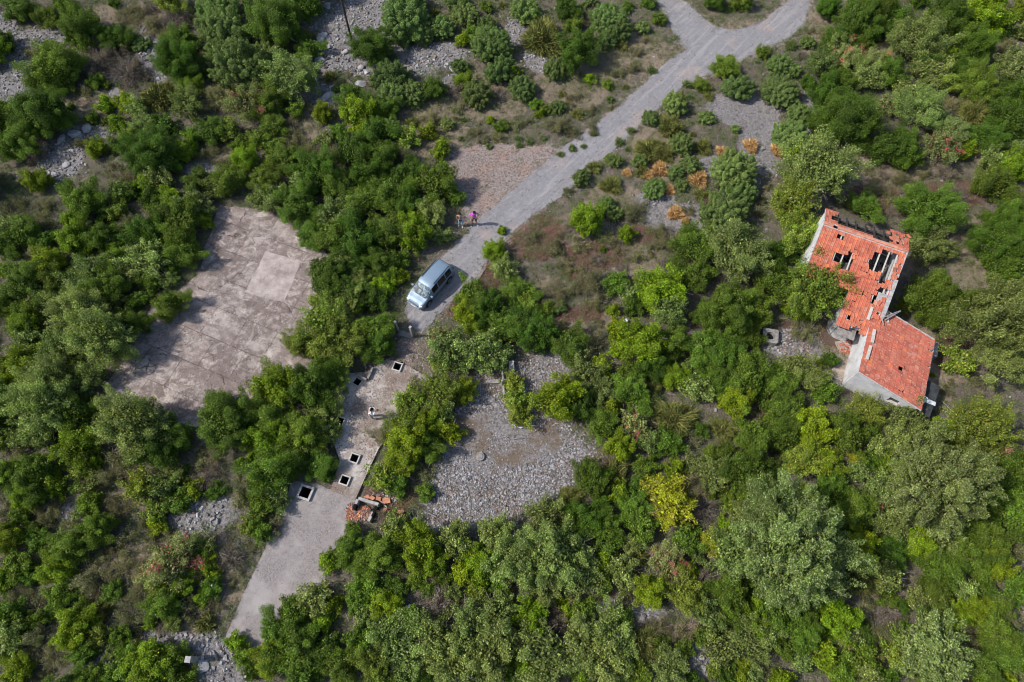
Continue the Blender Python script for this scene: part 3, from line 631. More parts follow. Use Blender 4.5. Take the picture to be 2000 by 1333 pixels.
# lean-to of corrugated sheet behind the lower wing
mb = MB(); LT = BP(5.05, 1.3, 1.55)
n = 22
vs = []; 
for i in range(n * 4 + 1):
    y = i * 2.9 / (n * 4) - 1.25; z = .03 * math.cos(i * math.pi / 2 * 1.0)
    vs += [(0, y, z), (1.25, y, z - .12)]
mb.add(vs, [(2 * i, 2 * i + 1, 2 * i + 3, 2 * i + 2) for i in range(n * 4)])
lt = empty('lean_to', (LT.x, LT.y, 0), b1); tag(lt, 'low lean-to of dark corrugated sheets against the right wall of the lower wing', 'lean-to')
o = mb.build('corrugated_sheet', mat('dark_corrugated_metal', (.06, .065, .07), .55, .5, 2, metal=.3)); o.parent = lt; o.location = (0, 0, 1.55)
mb = MB()
for x, y in ((1.15, -1.1), (1.15, .2), (1.15, 1.5)): mb.tube([(x, y, 0), (x, y, 1.4)], .04, 6)
mb.build('post', DWOOD, lt)
def flat(name, px, py, z, L, w, h, a, m_, label, cat, tilt=0):
    mb = MB(); mb.box((0, 0, 0), (L, w, h), jit=.008); o = mb.build(name, m_); o.location = G(px, py, z); o.rotation_euler = (0, tilt, R(a)); return tag(o, label, cat)
WHITEW = mat('white_painted_wood', (.62, .65, .68), .7, .2, 6)
flat('white_board', 1815, 785, 1.55, .95, .32, .04, -22, WHITEW, 'white flat board lying on the lean-to beside the lower roof corner', 'board', R(6))
flat('white_batten', 1804, 772, 1.75, .75, .06, .05, -52, WHITEW, 'thin white batten lying on the dark corrugated sheets', 'board')
flat('fallen_stick', 1850, 794, .12, 1.3, .05, .05, -56, WOOD, 'long pale stick lying on brown grass right of the lean-to', 'stick')
flat('metal_sheet', 1636, 706, .1, .9, .8, .03, -60, mat('dull_grey_sheet', (.19, .18, .18), .7, .2, 3), 'dark round cornered metal sheet lying beside the white side wall', 'metal sheet')
for i, (x, y, L, a, nm) in enumerate([(1632, 738, 1.5, -31, 'topmost'), (1627, 745, 1.6, -30, 'second'), (1623, 752, 1.4, -33, 'third'), (1619, 760, 1.2, -28, 'lowest')]):
    flat('old_plank', x, y, .1 + .02 * i, L, .17, .05, a, WOOD if i % 2 else CONC_OLD, nm + ' of four grey planks left of the white house corner', 'plank')['group'] = 'planks by the house corner'
flat('broken_wall', 1820, 688, .55, .35, 1.3, 1.1, -20, STAIN, 'short grey wall stump sticking out past the lower roof eave', 'wall')
# paving below the doorway with tile debris
sheet('door_paving', gw([(1630,668),(1675,662),(1665,700),(1648,748),(1636,752),(1618,742),(1628,712),(1640,690)]), .05, mat('pinkish_paving', (.36, .29, .25), .9, .3, 3), thick=.1, ragged=.1)
# ------------------------------------------------------------------ the parked car
PAINT = NT('silver_blue_paint'); PAINT.b.inputs['Base Color'].default_value = (.19, .26, .335, 1); PAINT.b.inputs['Metallic'].default_value = .30; PAINT.b.inputs['Roughness'].default_value = .33
nd = PAINT.noise(3, 4, .6); PAINT.l(PAINT.ramp(nd, (.3, .42), (.7, .55)), PAINT.b.inputs['Roughness'])
try: PAINT.b.inputs['Coat Weight'].default_value = .12
except Exception: pass
GLASS = NT('car_glass'); GLASS.b.inputs['Base Color'].default_value = (.008, .012, .014, 1); GLASS.b.inputs['Roughness'].default_value = .15; GLASS.b.inputs['Specular IOR Level'].default_value = .25
WSH = NT('windscreen_glass'); WSH.b.inputs['Roughness'].default_value = .05; WSH.b.inputs['Specular IOR Level'].default_value = 1.0
WSH.l(WSH.ramp(WSH.noise(2.2, 5, .6, dist=2.0), (.42, (.025, .04, .045)), (.60, (.22, .30, .33))), WSH.b.inputs['Base Color'])
BLK = mat('black_plastic', (.02, .02, .022), .5, .2, 8, bump=0); RUB = mat('tyre_rubber', (.018, .018, .018), .85, .2, 20); ALLOY = mat('alloy', (.45, .46, .48), .35, .1, 8, metal=.8, bump=0)
LAMP = NT('headlight_lens'); LAMP.b.inputs['Base Color'].default_value = (.72, .75, .78, 1); LAMP.b.inputs['Roughness'].default_value = .1
CHR = mat('chrome_trim', (.6, .62, .65), .2, .05, 5, metal=.9, bump=0); REDL = mat('tail_lamp_red', (.35, .02, .02), .25, .1, 5, bump=0)
ca_, fa_ = G(875, 549, .3), G(838, 592, .3)
d = (fa_ - ca_).normalized(); perp = Vector((d.y, -d.x, 0)); perp = perp if perp.x < 0 else -perp     # towards the photo's left
cc = (ca_ + fa_) / 2 + perp * .82
car = empty('parked_car', (cc.x, cc.y, .03), math.atan2(d.y, d.x)); tag(car, 'silver blue people carrier parked on the narrow asphalt road', 'car')
ST_ = [(-2.26, .60, .60, .40, .62), (-2.24, .80, .86, .60, .90), (-2.20, .86, .97, .64, 1.04), (-2.12, .885, .98, .655, 1.36), (-2.0, .895, .98, .665, 1.52), (-1.85, .90, .98, .675, 1.58), (-1.78, .90, .98, .68, 1.60), (-1.1, .905, .975, .70, 1.645), (-1.02, .905, .975, .70, 1.648), (-.12, .905, .965, .70, 1.655), (-.04, .905, .965, .70, 1.653),
       (.30, .905, .955, .69, 1.62), (.50, .90, .95, .68, 1.575), (.62, .90, .945, .675, 1.52), (1.02, .895, .935, .735, 1.26), (1.44, .885, .925, .80, 1.00), (1.50, .88, .915, .78, .975), (1.75, .865, .875, .72, .92), (2.02, .82, .79, .66, .84), (2.18, .72, .66, .58, .70), (2.25, .58, .55, .50, .57)]
ring = []
for (x, w, bz, wt, zt) in ST_:
    zl = .24 if abs(x) < 2.1 else .34; be = min(bz, zt - .01)
    ring.append([(x, w * .86, zl), (x, w * .985, zl + .10), (x, w, min(.62, be - .05)), (x, w * .985, be), (x, wt * 1.03, zt - .075 * (zt > 1.1)), (x, wt * .88, zt - .018), (x, wt * .45, zt), (x, 0, zt + .006)])
parts = {k: MB() for k in ('body', 'side_window', 'windscreen', 'rear_window')}
def cf(key, P4):
    parts[key].add(P4, [(0, 1, 2, 3)])
nS = len(ring)
for i in range(nS - 1):
    x0, x1 = ST_[i][0], ST_[i + 1][0]
    for k in range(7):
        key = 'body'
        if k == 3 and ((-1.78 <= x0 and x1 <= -1.10) or (-1.02 <= x0 and x1 <= -.12) or (-.04 <= x0 and x1 <= .62)): key = 'side_window'
        if k >= 4 and .62 <= x0 and x1 <= 1.44: key = 'windscreen'
        if k >= 4 and -2.20 <= x0 and x1 <= -2.0: key = 'rear_window'
        for sgn in (1, -1):
            P4 = [ring[i][k], ring[i + 1][k], ring[i + 1][k + 1], ring[i][k + 1]]; P4 = [(a, b * sgn, c_) for a, b, c_ in P4]
            cf(key, P4)
for e_, i in ((0, 0), (1, nS - 1)):
    r_ = ring[i]; pts = r_ + [(a, -b, c_) for a, b, c_ in reversed(r_[:-1])]; parts['body'].add(pts, [tuple(range(len(pts)))])
def weld(o):
    bm = bmesh.new(); bm.from_mesh(o.data); bmesh.ops.remove_doubles(bm, verts=bm.verts, dist=1e-4); bmesh.ops.recalc_face_normals(bm, faces=bm.faces); bm.to_mesh(o.data); bm.free()
for k, mm in (('body', PAINT.m), ('side_window', GLASS.m), ('windscreen', WSH.m), ('rear_window', GLASS.m)):
    o = parts[k].build(k, mm, car, smooth=True); weld(o)
mb = MB(); mb.box((0, 0, .30), (4.0, 1.5, .16)); mb.build('underbody', BLK, car)
def disc(mb, x, y, z, r, t, n=20, inner=0.0):
    vs = [(x + r * math.cos(2 * math.pi * k / n), y + s_ * t / 2, z + r * math.sin(2 * math.pi * k / n)) for s_ in (-1, 1) for k in range(n)]
    mb.add(vs, [(k, (k + 1) % n, n + (k + 1) % n, n + k) for k in range(n)] + [tuple(range(n)), tuple(range(2 * n - 1, n - 1, -1))])
for x in (-1.35, 1.35):
    for s_ in (-1, 1):
        mb = MB(); disc(mb, x, s_ * .845, .36, .385, .145); mb.build('wheel_arch', BLK, car)
        w = MB(); disc(w, x, s_ * .87, .315, .315, .14, 24); tw_ = bevel(w.build('wheel', RUB, car), .03, 2)
        r_ = MB(); disc(r_, x, s_ * .945, .315, .05, .02, 10)
        for k in range(10):
            t = 2 * math.pi * k / 10; r_.box((x + math.cos(t) * .12, s_ * .944, .315 + math.sin(t) * .12), (.19, .014, .035), Matrix.Rotation(-t, 3, 'Y'))
        for k in range(24):
            t = 2 * math.pi * k / 24; r_.box((x + math.cos(t) * .215, s_ * .944, .315 + math.sin(t) * .215), (.035, .018, .058), Matrix.Rotation(-t, 3, 'Y'))
        o = r_.build('rim', ALLOY); o.parent = tw_
for s_ in (-1, 1):
    mb = MB(); mb.tube([(-1.85, s_ * .60, 1.62), (-1.8, s_ * .61, 1.685), (-1.0, s_ * .63, 1.70), (.1, s_ * .62, 1.70), (.2, s_ * .62, 1.655)], .034, 6); mb.build('roof_rail', BLK, car)
    mb = MB(); mb.box((.98, s_ * .99, 1.02), (.16, .22, .15)); o = bevel(mb.build('door_mirror', PAINT.m, car), .04, 3)
    mb = MB(); mb.add([(2.13, s_ * .775, .76), (2.18, s_ * .55, .745), (2.05, s_ * .48, .845), (1.86, s_ * .66, .895), (1.95, s_ * .80, .80), (2.10, s_ * .79, .64), (2.215, s_ * .57, .63)], [(0, 1, 2, 3, 4), (0, 1, 6, 5), (0, 5, 4)]); mb.build('headlight', LAMP.m, car)
    mb = MB(); mb.box((-2.14, s_ * .80, 1.05), (.07, .10, .36)); bevel(mb.build('tail_light', REDL, car), .02)
    for x in (.1, -.9):
        mb = MB(); mb.box((x - .35, s_ * .915, .86), (.17, .03, .03)); mb.build('door_handle', PAINT.m, car)
mb = MB(); mb.box((2.225, 0, .665), (.05, .86, .11)); mb.build('grille', BLK, car); mb = MB(); mb.box((2.245, 0, .73), (.04, .90, .025)); mb.box((2.255, 0, .665), (.03, .11, .09)); mb.box((2.25, 0, .60), (.04, .84, .02)); mb.build('grille_trim', CHR, car)
mb = MB(); mb.box((2.24, 0, .40), (.10, 1.25, .16)); bevel(mb.build('front_bumper', PAINT.m, car), .04, 3)
mb = MB(); mb.box((2.30, 0, .45), (.02, .50, .11)); mb.build('number_plate', mat('plate_white', (.7, .7, .7), .4, .05, 5, bump=0), car)
for y in (.35, -.25):
    mb = MB(); mb.tube([(1.42, y + .3, 1.0), (1.30, y - .25, 1.09)], .012, 5); mb.build('wiper', BLK, car)
mb = MB()
for x in (1.45, 1.8, 2.05):
    pass
mb.tube([(-1.7, 0, 1.65), (-1.78, 0, 1.78)], .008, 5); mb.build('aerial', BLK, car)

# ------------------------------------------------------------------ people
SKIN = mat('skin', (.42, .22, .15), .6, .1, 10, bump=0); HAIR = mat('black_hair', (.012, .010, .010), .5, .2, 30, bump=0)
def clothm(n, c): return mat(n, c, .85, .15, 8, bump=.2)
def skin_mesh(name, chains, m_, parent, sub=1):
    """chains: lists of (point, radius) sharing joints by position; one skinned surface"""
    vs, rs, es, look = [], [], [], {}
    for ch in chains:
        pv = None
        for p, r in ch:
            key = tuple(round(x, 3) for x in p)
            if key not in look: look[key] = len(vs); vs.append(p); rs.append(r)
            i = look[key]
            if pv is not None and pv != i: es.append((pv, i))
            pv = i
    me = bpy.data.meshes.new(name); me.from_pydata(vs, es, []); me.materials.append(m_)
    o = bpy.data.objects.new(name, me); COL.objects.link(o); o.parent = parent
    md = o.modifiers.new('skin', 'SKIN'); md.use_smooth_shade = True
    for i, v in enumerate(me.skin_vertices[0].data):
        r = rs[i]; v.radius = r if isinstance(r, tuple) else (r, r); v.use_root = (i == 0)
    s2 = o.modifiers.new('sub', 'SUBSURF'); s2.levels = sub; s2.render_levels = sub
    return o
def hand(chs, wrist, dirv, side, curl=.3):
    """palm and five separate fingers from the wrist, thumb leaving the side of the palm"""
    w = Vector(wrist); f = Vector(dirv).normalized(); s = Vector(side).normalized(); n = f.cross(s)
    palm = w + f * .05; chs.append([(tuple(w), .024), (tuple(palm), (.034))])
    for k, (off, L) in enumerate(((.030, .075), (.010, .085), (-.012, .080), (-.032, .062))):
        b = palm + f * .035 + s * off; m1 = b + f * L * .5 + n * curl * .01; e = m1 + (f + n * curl).normalized() * L * .5
        chs.append([(tuple(palm), .034), (tuple(b), .0095), (tuple(m1), .009), (tuple(e), .008)])
    b = w + f * .035 + s * .035; chs.append([(tuple(palm), .034), (tuple(b), .012), (tuple(b + f * .03 + s * .025), .010), (tuple(b + f * .06 + s * .03), .009)])
def person(name, loc, rz, j, shirt, trousers, shoe, hair_long, shorts, label, scale=1.0, sleeves='short', extra=None, shirtcol=None):
    root = empty('person', loc, rz); root.scale = (scale,) * 3; tag(root, label, 'person')
    sk = SKIN; b = []
    pel, wst, cst, nck, hd = j['pelvis'], j['waist'], j['chest'], j['neck'], j['head']
    V_ = lambda p: tuple(p)
    top = tuple(hd[k] + (hd[k] - nck[k]) * .55 for k in range(3))
    b.append([(pel, (.15, .11)), (wst, (.125, .095)), (cst, (.16, .11)), (nck, .055), (hd, (.078, .092)), (top, (.062, .075))])
    for s in ('l', 'r'):
        b.append([(pel, (.15, .11)), (j['hip' + s], .085), (j['knee' + s], .055), (j['ank' + s], .038), (j['toe' + s], .034)])
        b.append([(cst, (.16, .11)), (j['sh' + s], .050), (j['el' + s], .036), (j['wr' + s], .026)])
        hand(b, j['wr' + s], [j['hd' + s][k] - j['wr' + s][k] for k in range(3)], j.get('side' + s, (0, 1, 0)))
    skin_mesh('body', b, sk, root)
    up = j['fwd']
    # face: nose, brow, mouth and ears on the head
    H = Vector(hd); F_ = Vector(up).normalized(); T_ = (Vector(top) - H).normalized(); L_ = T_.cross(F_).normalized()
    mb = MB(); mb.box(H + F_ * .098 - T_ * .005, (.025, .022, .045), Matrix((F_, L_, T_)).transposed()); mb.box(H + F_ * .088 - T_ * .052, (.014, .05, .012), Matrix((F_, L_, T_)).transposed(), 1)
    for q_ in (-1, 1): mb.box(H + L_ * q_ * .082, (.035, .018, .055), Matrix((F_, L_, T_)).transposed()); mb.box(H + F_ * .084 + L_ * q_ * .033 + T_ * .018, (.012, .024, .012), Matrix((F_, L_, T_)).transposed(), 2)
    bevel(mb.build('face', [sk, mat('lips', (.35, .12, .10), .5, .1, 10, bump=0), HAIR], root), .004)
    hb = H - F_ * .022 + T_ * .04
    ch = [[(tuple(hb), .098), (tuple(hb + T_ * .055 - F_ * .005), .082)], [(tuple(hb), .098), (tuple(hb - F_ * .03 - T_ * .05), .075)]]
    if hair_long: ch.append([(tuple(hb - F_ * .03 - T_ * .05), .075), (tuple(hb - F_ * .06 - T_ * .17), .07), (tuple(hb - F_ * .06 - T_ * .27), .05)])
    skin_mesh('hair', ch, HAIR, root)
    g = [[(pel, (.168, .128)), (wst, (.150, .115)), (cst, (.182, .128)), (tuple(Vector(cst).lerp(Vector(nck), .75)), .075)]]
    if sleeves:
        for s in ('l', 'r'):
            e_ = Vector(j['sh' + s]).lerp(Vector(j['el' + s]), .62 if sleeves == 'short' else 1.0)
            g.append([(cst, (.182, .128)), (j['sh' + s], .070), (tuple(e_), .062)])
            if sleeves == 'long': g.append([(tuple(e_), .062), (tuple(Vector(j['el' + s]).lerp(Vector(j['wr' + s]), .9)), .045)])
    skin_mesh('shirt', g, shirt, root)
    g = [[(tuple(Vector(pel).lerp(Vector(wst), .3)), (.160, .122)), (pel, (.175, .135))]]
    for s in ('l', 'r'):
        if shorts: g.append([(pel, (.175, .135)), (j['hip' + s], .108), (tuple(Vector(j['hip' + s]).lerp(Vector(j['knee' + s]), .85)), .092)])
        else: g.append([(pel, (.175, .135)), (j['hip' + s], .106), (j['knee' + s], .080), (tuple(Vector(j['knee' + s]).lerp(Vector(j['ank' + s]), .93)), .072)])
    skin_mesh('shorts' if shorts else 'trousers', g, trousers, root)
    for s in ('l', 'r'):
        a, t = Vector(j['ank' + s]), Vector(j['toe' + s]); u = (t - a); u.z = 0; u.normalize()
        skin_mesh('shoe', [[(tuple(a + Vector((0, 0, .05))), .05), (tuple(Vector((a.x, a.y, .055)) - u * .04), (.050, .05)), (tuple(Vector((t.x, t.y, .045)) + u * .05), (.048, .038))]], shoe, root)
    return root
# local frame: x forward, y left, z up
base = dict(pelvis=(0, 0, .95), waist=(0, 0, 1.10), chest=(0, 0, 1.32), neck=(.01, 0, 1.50), head=(.03, 0, 1.62), fwd=(1, 0, -.1),
            hipl=(0, .10, .90), kneel=(.03, .13, .50), ankl=(0, .16, .09), toel=(.14, .18, .05), hipr=(0, -.10, .90), kneer=(.03, -.13, .50), ankr=(0, -.16, .09), toer=(.14, -.18, .05),
            shl=(0, .20, 1.42), shr=(0, -.20, 1.42), ell=(-.02, .34, 1.18), elr=(-.02, -.34, 1.18), wrl=(.08, .22, 1.02), wrr=(.08, -.22, 1.02), hdl=(.14, .16, 1.0), hdr=(.14, -.16, 1.0), sidel=(0, 0, 1), sider=(0, 0, 1))
WHT = clothm('white_cloth', (.70, .72, .75)); PINK = clothm('magenta_cloth', (.62, .08, .60)); KHA = clothm('olive_cloth', (.075, .07, .05)); DEN = clothm('pale_denim', (.26, .42, .56)); GRY = clothm('grey_cloth', (.17, .17, .16)); LGR = clothm('light_grey_cloth', (.42, .44, .46)); BLKC = clothm('black_cloth', (.012, .012, .014))
p = dict(base); p.update(anl=0); p.update(kneel=(.10, .14, .52), ankl=(.02, .20, .09), toel=(.18, .24, .05), kneer=(.08, -.16, .50), ankr=(.05, -.24, .09), toer=(.22, -.27, .05), chest=(.03, .02, 1.33), neck=(.07, .04, 1.50), head=(.12, .05, 1.62), ell=(-.04, .40, 1.20), wrl=(.10, .22, 1.04), elr=(.0, -.36, 1.18), wrr=(.12, -.20, 1.06))
gp = G(927, 439, .03); person('p1', (gp.x, gp.y, .03), R(-84), p, PINK, KHA, WHT, False, True, 'person in bright magenta tee shirt and dark shorts, hands on hips, on the roadside', 1.16)
p = dict(base); p.update(ell=(-.05, .34, 1.20), elr=(-.05, -.34, 1.20), wrl=(.12, .24, 1.02), wrr=(.12, -.24, 1.02), kneel=(.12, .12, .52), ankl=(.10, .12, .09), toel=(.24, .14, .05), ankr=(-.03, -.17, .09), toer=(.10, -.2, .05), head=(.06, 0, 1.61))
gp = G(901, 441, .0); pr_ = person('p2', (gp.x, gp.y, .0), R(-92), p, GRY, DEN, WHT, True, False, 'person in grey sleeveless top and pale jeans beside the one in magenta', 1.08, sleeves=None)
mb = MB(); mb.box((.17, 0, .98), (.09, .26, .16)); bag = bevel(mb.build('waist_bag', BLKC), .03, 3); bag.location = (gp.x, gp.y, 0); bag.rotation_euler = (0, 0, R(-92)); tag(bag, 'black waist bag worn by the person in pale jeans', 'bag')
p = dict(base); p.update(waist=(.03, 0, 1.10), chest=(.10, 0, 1.30), neck=(.20, 0, 1.44), head=(.27, 0, 1.54), fwd=(1, 0, -.35), shl=(.12, .19, 1.38), shr=(.12, -.19, 1.38), ell=(.28, .26, 1.20), elr=(.28, -.26, 1.20), wrl=(.44, .10, 1.36), wrr=(.44, -.08, 1.36), hdl=(.52, .07, 1.44), hdr=(.52, -.05, 1.44), ankl=(-.05, .12, .09), toel=(.1, .14, .05), ankr=(.08, -.12, .09), toer=(.22, -.14, .05))
gp = G(727, 816, PZ); person('p3', (gp.x, gp.y, PZ), R(6), p, WHT, LGR, WHT, False, False, 'person in white shirt and light grey trousers photographing on the concrete platform', 1.12, sleeves='long')
cm = empty('camera_in_hand', (gp.x + .66, gp.y + .05, PZ + 1.62), R(6)); tag(cm, 'black photo camera held up by the person in white', 'camera')
mb = MB(); mb.box((0, 0, 0), (.07, .14, .10)); bevel(mb.build('camera_body', BLKC, cm), .01); mb = MB(); mb.tube([(.03, 0, 0), (.14, 0, -.03)], .038, 12); mb.build('lens', BLKC, cm)

# ------------------------------------------------------------------ pole, posts, stones and other single things
pb = G(690, 90); pole = empty('utility_pole', pb); tag(pole, 'tall dark wooden utility pole rising from the grey stones', 'pole')
mb = MB(); mb.tube([(0, 0, -.2), (0, 0, 4), (0.02, 0, 8.6)], [.15, .125, .10], 10); mb.build('pole_shaft', mat('creosoted_wood', (.06, .045, .038), .85, .4, 5, bump=.5), pole)
mb = MB(); mb.box((0, 0, 8.2), (1.5, .1, .1)); mb.build('cross_arm', DWOOD, pole)
for x in (-.65, 0, .65):
    mb = MB(); mb.tube([(x, 0, 8.25), (x, 0, 8.42)], [.05, .035], 8); mb.build('insulator', WHT, pole)
def post(name, px, py, h, w, label, cat='post', rz=0, lean=(0, 0), m_=CONC, z0=0, group=None):
    o = empty(name, G(px, py, z0), R(rz)); tag(o, label, cat, group); o.rotation_euler = (R(lean[0]), R(lean[1]), R(rz))
    mb = MB(); mb.tube([(0, 0, -.1), (0, 0, h * .5), (0, 0, h)], [w * .75, w * .72, w * .70], 4); bevel(mb.build('shaft', CONC_OLD, o), .008, 1)
    mb = MB(); mb.tube([(0, 0, h + .001), (0, 0, h + .05)], [w * .78, w * .72], 4); mb.build('post_cap', m_, o); return o
post('gate_post', 778, 648, 1.75, .19, 'left of two square concrete gate posts below the parked car', 'gate post', 15, group='gate posts')
post('gate_post', 807, 658, 1.75, .19, 'right of two square concrete gate posts below the parked car', 'gate post', 15, group='gate posts')
mb = MB(); a, b = G(780, 650, .05), G(806, 657, .05); bar(mb, a, b, .5, .12); tag(mb.build('gate_sill', CONC_OLD), 'low cracked concrete threshold between the two gate posts', 'kerb')
post('fence_post', 440, 1141, 1.1, .10, 'thin leaning pale post left of the lower lane', 'post', 20, (0, -28))
post('fence_post', 492, 1017, .9, .11, 'short grey post among shrubs above the stone heap left of the lane', 'post', 10, (0, -22))
post('fence_post', 628, 186, 2.2, .10, 'slim grey upright post beside a yellow green bush left of the utility pole', 'post', 10)
post('fence_post', 981, 756, 1.3, .10, 'thin pale stake standing left of the ladder-like trough', 'post', 10)
post('concrete_pillar', 386, 1288, 1.5, .36, 'thick square concrete pillar with pale top at the lower left among stones', 'pillar', 40)
post('fence_post', 488, 1321, .8, .12, 'short stub post with pale top at the bottom edge left of the lane end', 'post', 40)
# plank beside the boulder, near the pole
beam('fallen_beam', G(674, 154, .2), G(710, 185, .15), .30, .14, mat('brown_beam', (.27, .20, .175), .9, .3, 8), 'brownish fallen beam lying beside the large grey boulder', 'beam')
ROCKM = NT('limestone'); n1 = ROCKM.noise(1.6, 6, .7); n3 = ROCKM.noise(12, 4, .7)
c = ROCKM.ramp(n1, (.35, (.25, .245, .25)), (.65, (.47, .455, .46))); c = ROCKM.mix(ROCKM.ramp(n3, (.3, .55), (.55, 0.)), c, (.16, .155, .15)); ROCKM.l(c, ROCKM.b.inputs['Base Color']); ROCKM.b.inputs['Roughness'].default_value = .95; ROCKM.bump(n3, .7, .04)
def boulder(px, py, r, label, seed, squash=.55, asp=1.3):
    rg = random.Random(seed); bm = bmesh.new(); bmesh.ops.create_icosphere(bm, subdivisions=3, radius=1)
    pl = [(Vector([rg.gauss(0, 1) for _ in range(3)]).normalized(), rg.uniform(.55, .85)) for _ in range(12)]
    for v in bm.verts:
        for n_, d_ in pl:
            t = v.co.dot(n_)
            if t > d_: v.co -= n_ * (t - d_)
        v.co = Vector((v.co.x * asp, v.co.y, v.co.z * squash)) * r * (1 + rg.uniform(-.02, .02))
    me = bpy.data.meshes.new('boulder'); bm.to_mesh(me); bm.free(); me.materials.append(ROCKM.m)
    o = bpy.data.objects.new('boulder', me); COL.objects.link(o); o.location = G(px, py, r * squash * .35); o.rotation_euler = (0, 0, rg.uniform(0, 6)); return tag(o, label, 'boulder', 'large limestone boulders')
for i, (x, y, r, lab) in enumerate([(703, 164, .55, 'large flat cracked grey boulder beside the fallen brown beam'), (641, 190, .60, 'long grey boulder just above the bright shrub under the slim grey post'), (652, 172, .38, 'small boulder behind the long one near the slim grey post'), (626, 117, .48, 'blocky boulder at the left rim of the stone slope under the pole'),
    (625, 76, .50, 'dark topped boulder at upper left of the stone slope'), (633, 68, .40, 'rounded boulder touching the dark topped one on the stone slope'), (641, 92, .40, 'boulder in the middle of the left rim of the stone slope'), (622, 97, .36, 'small boulder at the rim between two larger ones on the stone slope'), (612, 84, .30, 'smallest boulder at the far left rim of the stone slope'),
    (675, 102, .38, 'smooth boulder left of the rounded bush by the utility pole'), (705, 132, .34, 'stone block below the rounded bush by the pole'), (716, 140, .32, 'right hand stone block below the rounded bush by the pole'), (891, 176, .42, 'boulder between two bushes upper middle of the scrub'), (876, 180, .30, 'smaller boulder left of the one between two bushes'),
    (885, 135, .40, 'flat pale boulder at the right end of the stone slope'), (638, 12, .50, 'grey boulder at the top edge left of the pole'), (42, 190, .42, 'pale boulder above the big dark shrub at upper left'), (170, 250, .48, 'dark ledge stone right end of the rock terrace at upper left'), (145, 262, .52, 'middle ledge stone of the rock terrace at upper left'), (120, 272, .45, 'left ledge stone of the rock terrace at upper left'),
    (128, 322, .34, 'white stone in the rock patch below the terrace'), (105, 342, .28, 'small white stone low in the rock patch below the terrace'), (152, 1192, .22, 'small white stone in the scrub left of the lower lane'), (351, 1049, .26, 'round grey stone at the lower end of the left stone heap'), (145, 1040, .3, 'grey stone in the scrub near the left edge'),
    (392, 1300, .5, 'dark stone block beside the thick concrete pillar'), (1173, 1192, .30, 'lone dark stone at the left end of the clearing low in the middle'), (1220, 940, .2, 'small stone hidden in the trees right of the stone field'), (1490, 290, .2, 'small pale stone on the light gravel right of the orange tufts')]):
    boulder(x, y, r, lab, i)
# round capped stone on the stone field
mb = MB(); mb.tube([(0, 0, -.1), (0, 0, .22)], [.36, .33], 18); mb.tube([(0, 0, .22), (0, 0, .27)], [.24, .20], 18); o = bevel(mb.build('stone_cap', CONC_OLD), .03, 2); o.location = G(938, 893, .0); tag(o, 'round mossy concrete cap sitting in the stone field', 'well cap')
# square slab with round well hole left of the house
wl = empty('well_head', G(1501, 661, 0), R(-12)); tag(wl, 'square concrete well head with round black hole left of the ruined house', 'well')
mb = MB(); n = 28; r0, hh = .34, .62
inner = [(r0 * math.cos(2 * math.pi * k / n), r0 * math.sin(2 * math.pi * k / n)) for k in range(n)]
def sqp(t):
    c_, s_ = math.cos(t), math.sin(t); f = hh / max(abs(c_), abs(s_)); return (c_ * f, s_ * f)
outer = [sqp(2 * math.pi * k / n) for k in range(n)]
vs = [(x, y, .5) for x, y in inner] + [(x, y, .5) for x, y in outer] + [(x, y, -.1) for x, y in outer] + [(x, y, .1) for x, y in inner]
mb.add(vs, [(k, (k + 1) % n, n + (k + 1) % n, n + k) for k in range(n)] + [(n + k, n + (k + 1) % n, 2 * n + (k + 1) % n, 2 * n + k) for k in range(n)] + [(k, (k + 1) % n, 3 * n + (k + 1) % n, 3 * n + k) for k in range(n)])
mb.build('slab_top', CONC_OLD, wl)
mb = MB(); disc_ = [(x, y, .11) for x, y in inner]; mb.add(disc_, [tuple(range(n))]); mb.build('dark_hole', WATER.m, wl)
# low walls at the platform edge
beam('low_wall', G(729, 719, .35), G(719, 741, .35), .16, .35, CONC_OLD, 'upright arm of the low broken kerb wall beside the platform', 'wall')
beam('low_wall', G(716, 743, .35), G(700, 734, .35), .16, .35, CONC_OLD, 'left arm of the low broken kerb wall beside the platform', 'wall')
# trough with cross bars by the stone field
tr = empty('concrete_trough', G(990, 745, 0), R(2)); tag(tr, 'ladder like concrete trough with cross bars at the top of the stone field', 'trough')
pts = lambda x, y: G(x, y, .35) - G(990, 745, 0)
for nm, a, b, w in (('side_rail', (981, 725), (985, 788), .12), ('side_rail', (995, 712), (998, 752), .12), ('cross_bar', (982, 744), (995, 743), .1), ('cross_bar', (981, 723), (990, 722), .1), ('cross_bar', (984, 788), (995, 787), .1)):
    mb = MB(); bar(mb, pts(*a), pts(*b), w, .25); o = mb.build(nm, CONC); o.rotation_euler = (0, 0, 0); o.parent = tr; tr.rotation_euler = (0, 0, 0)
mb = MB(); bar(mb, pts(998.5, 706), pts(1000, 752), .42, .18); mb.build('side_slab', BOARD, tr)
flat('old_sleeper', 963, 746, .12, .9, .3, .14, 3, CONC_OLD, 'short weathered block lying in brush left of the trough', 'block')
mb = MB(); mb.tube([G(1000, 829, .12), G(1008, 833, .10), G(1018, 836, .12), G(1022, 834, .1), G(1024, 830, .1)], [.03, .05, .06, .06, .04], 6); tag(mb.build('white_rag', WHT), 'twisted strip of white cloth on the stones below the yellow green shrub', 'cloth')
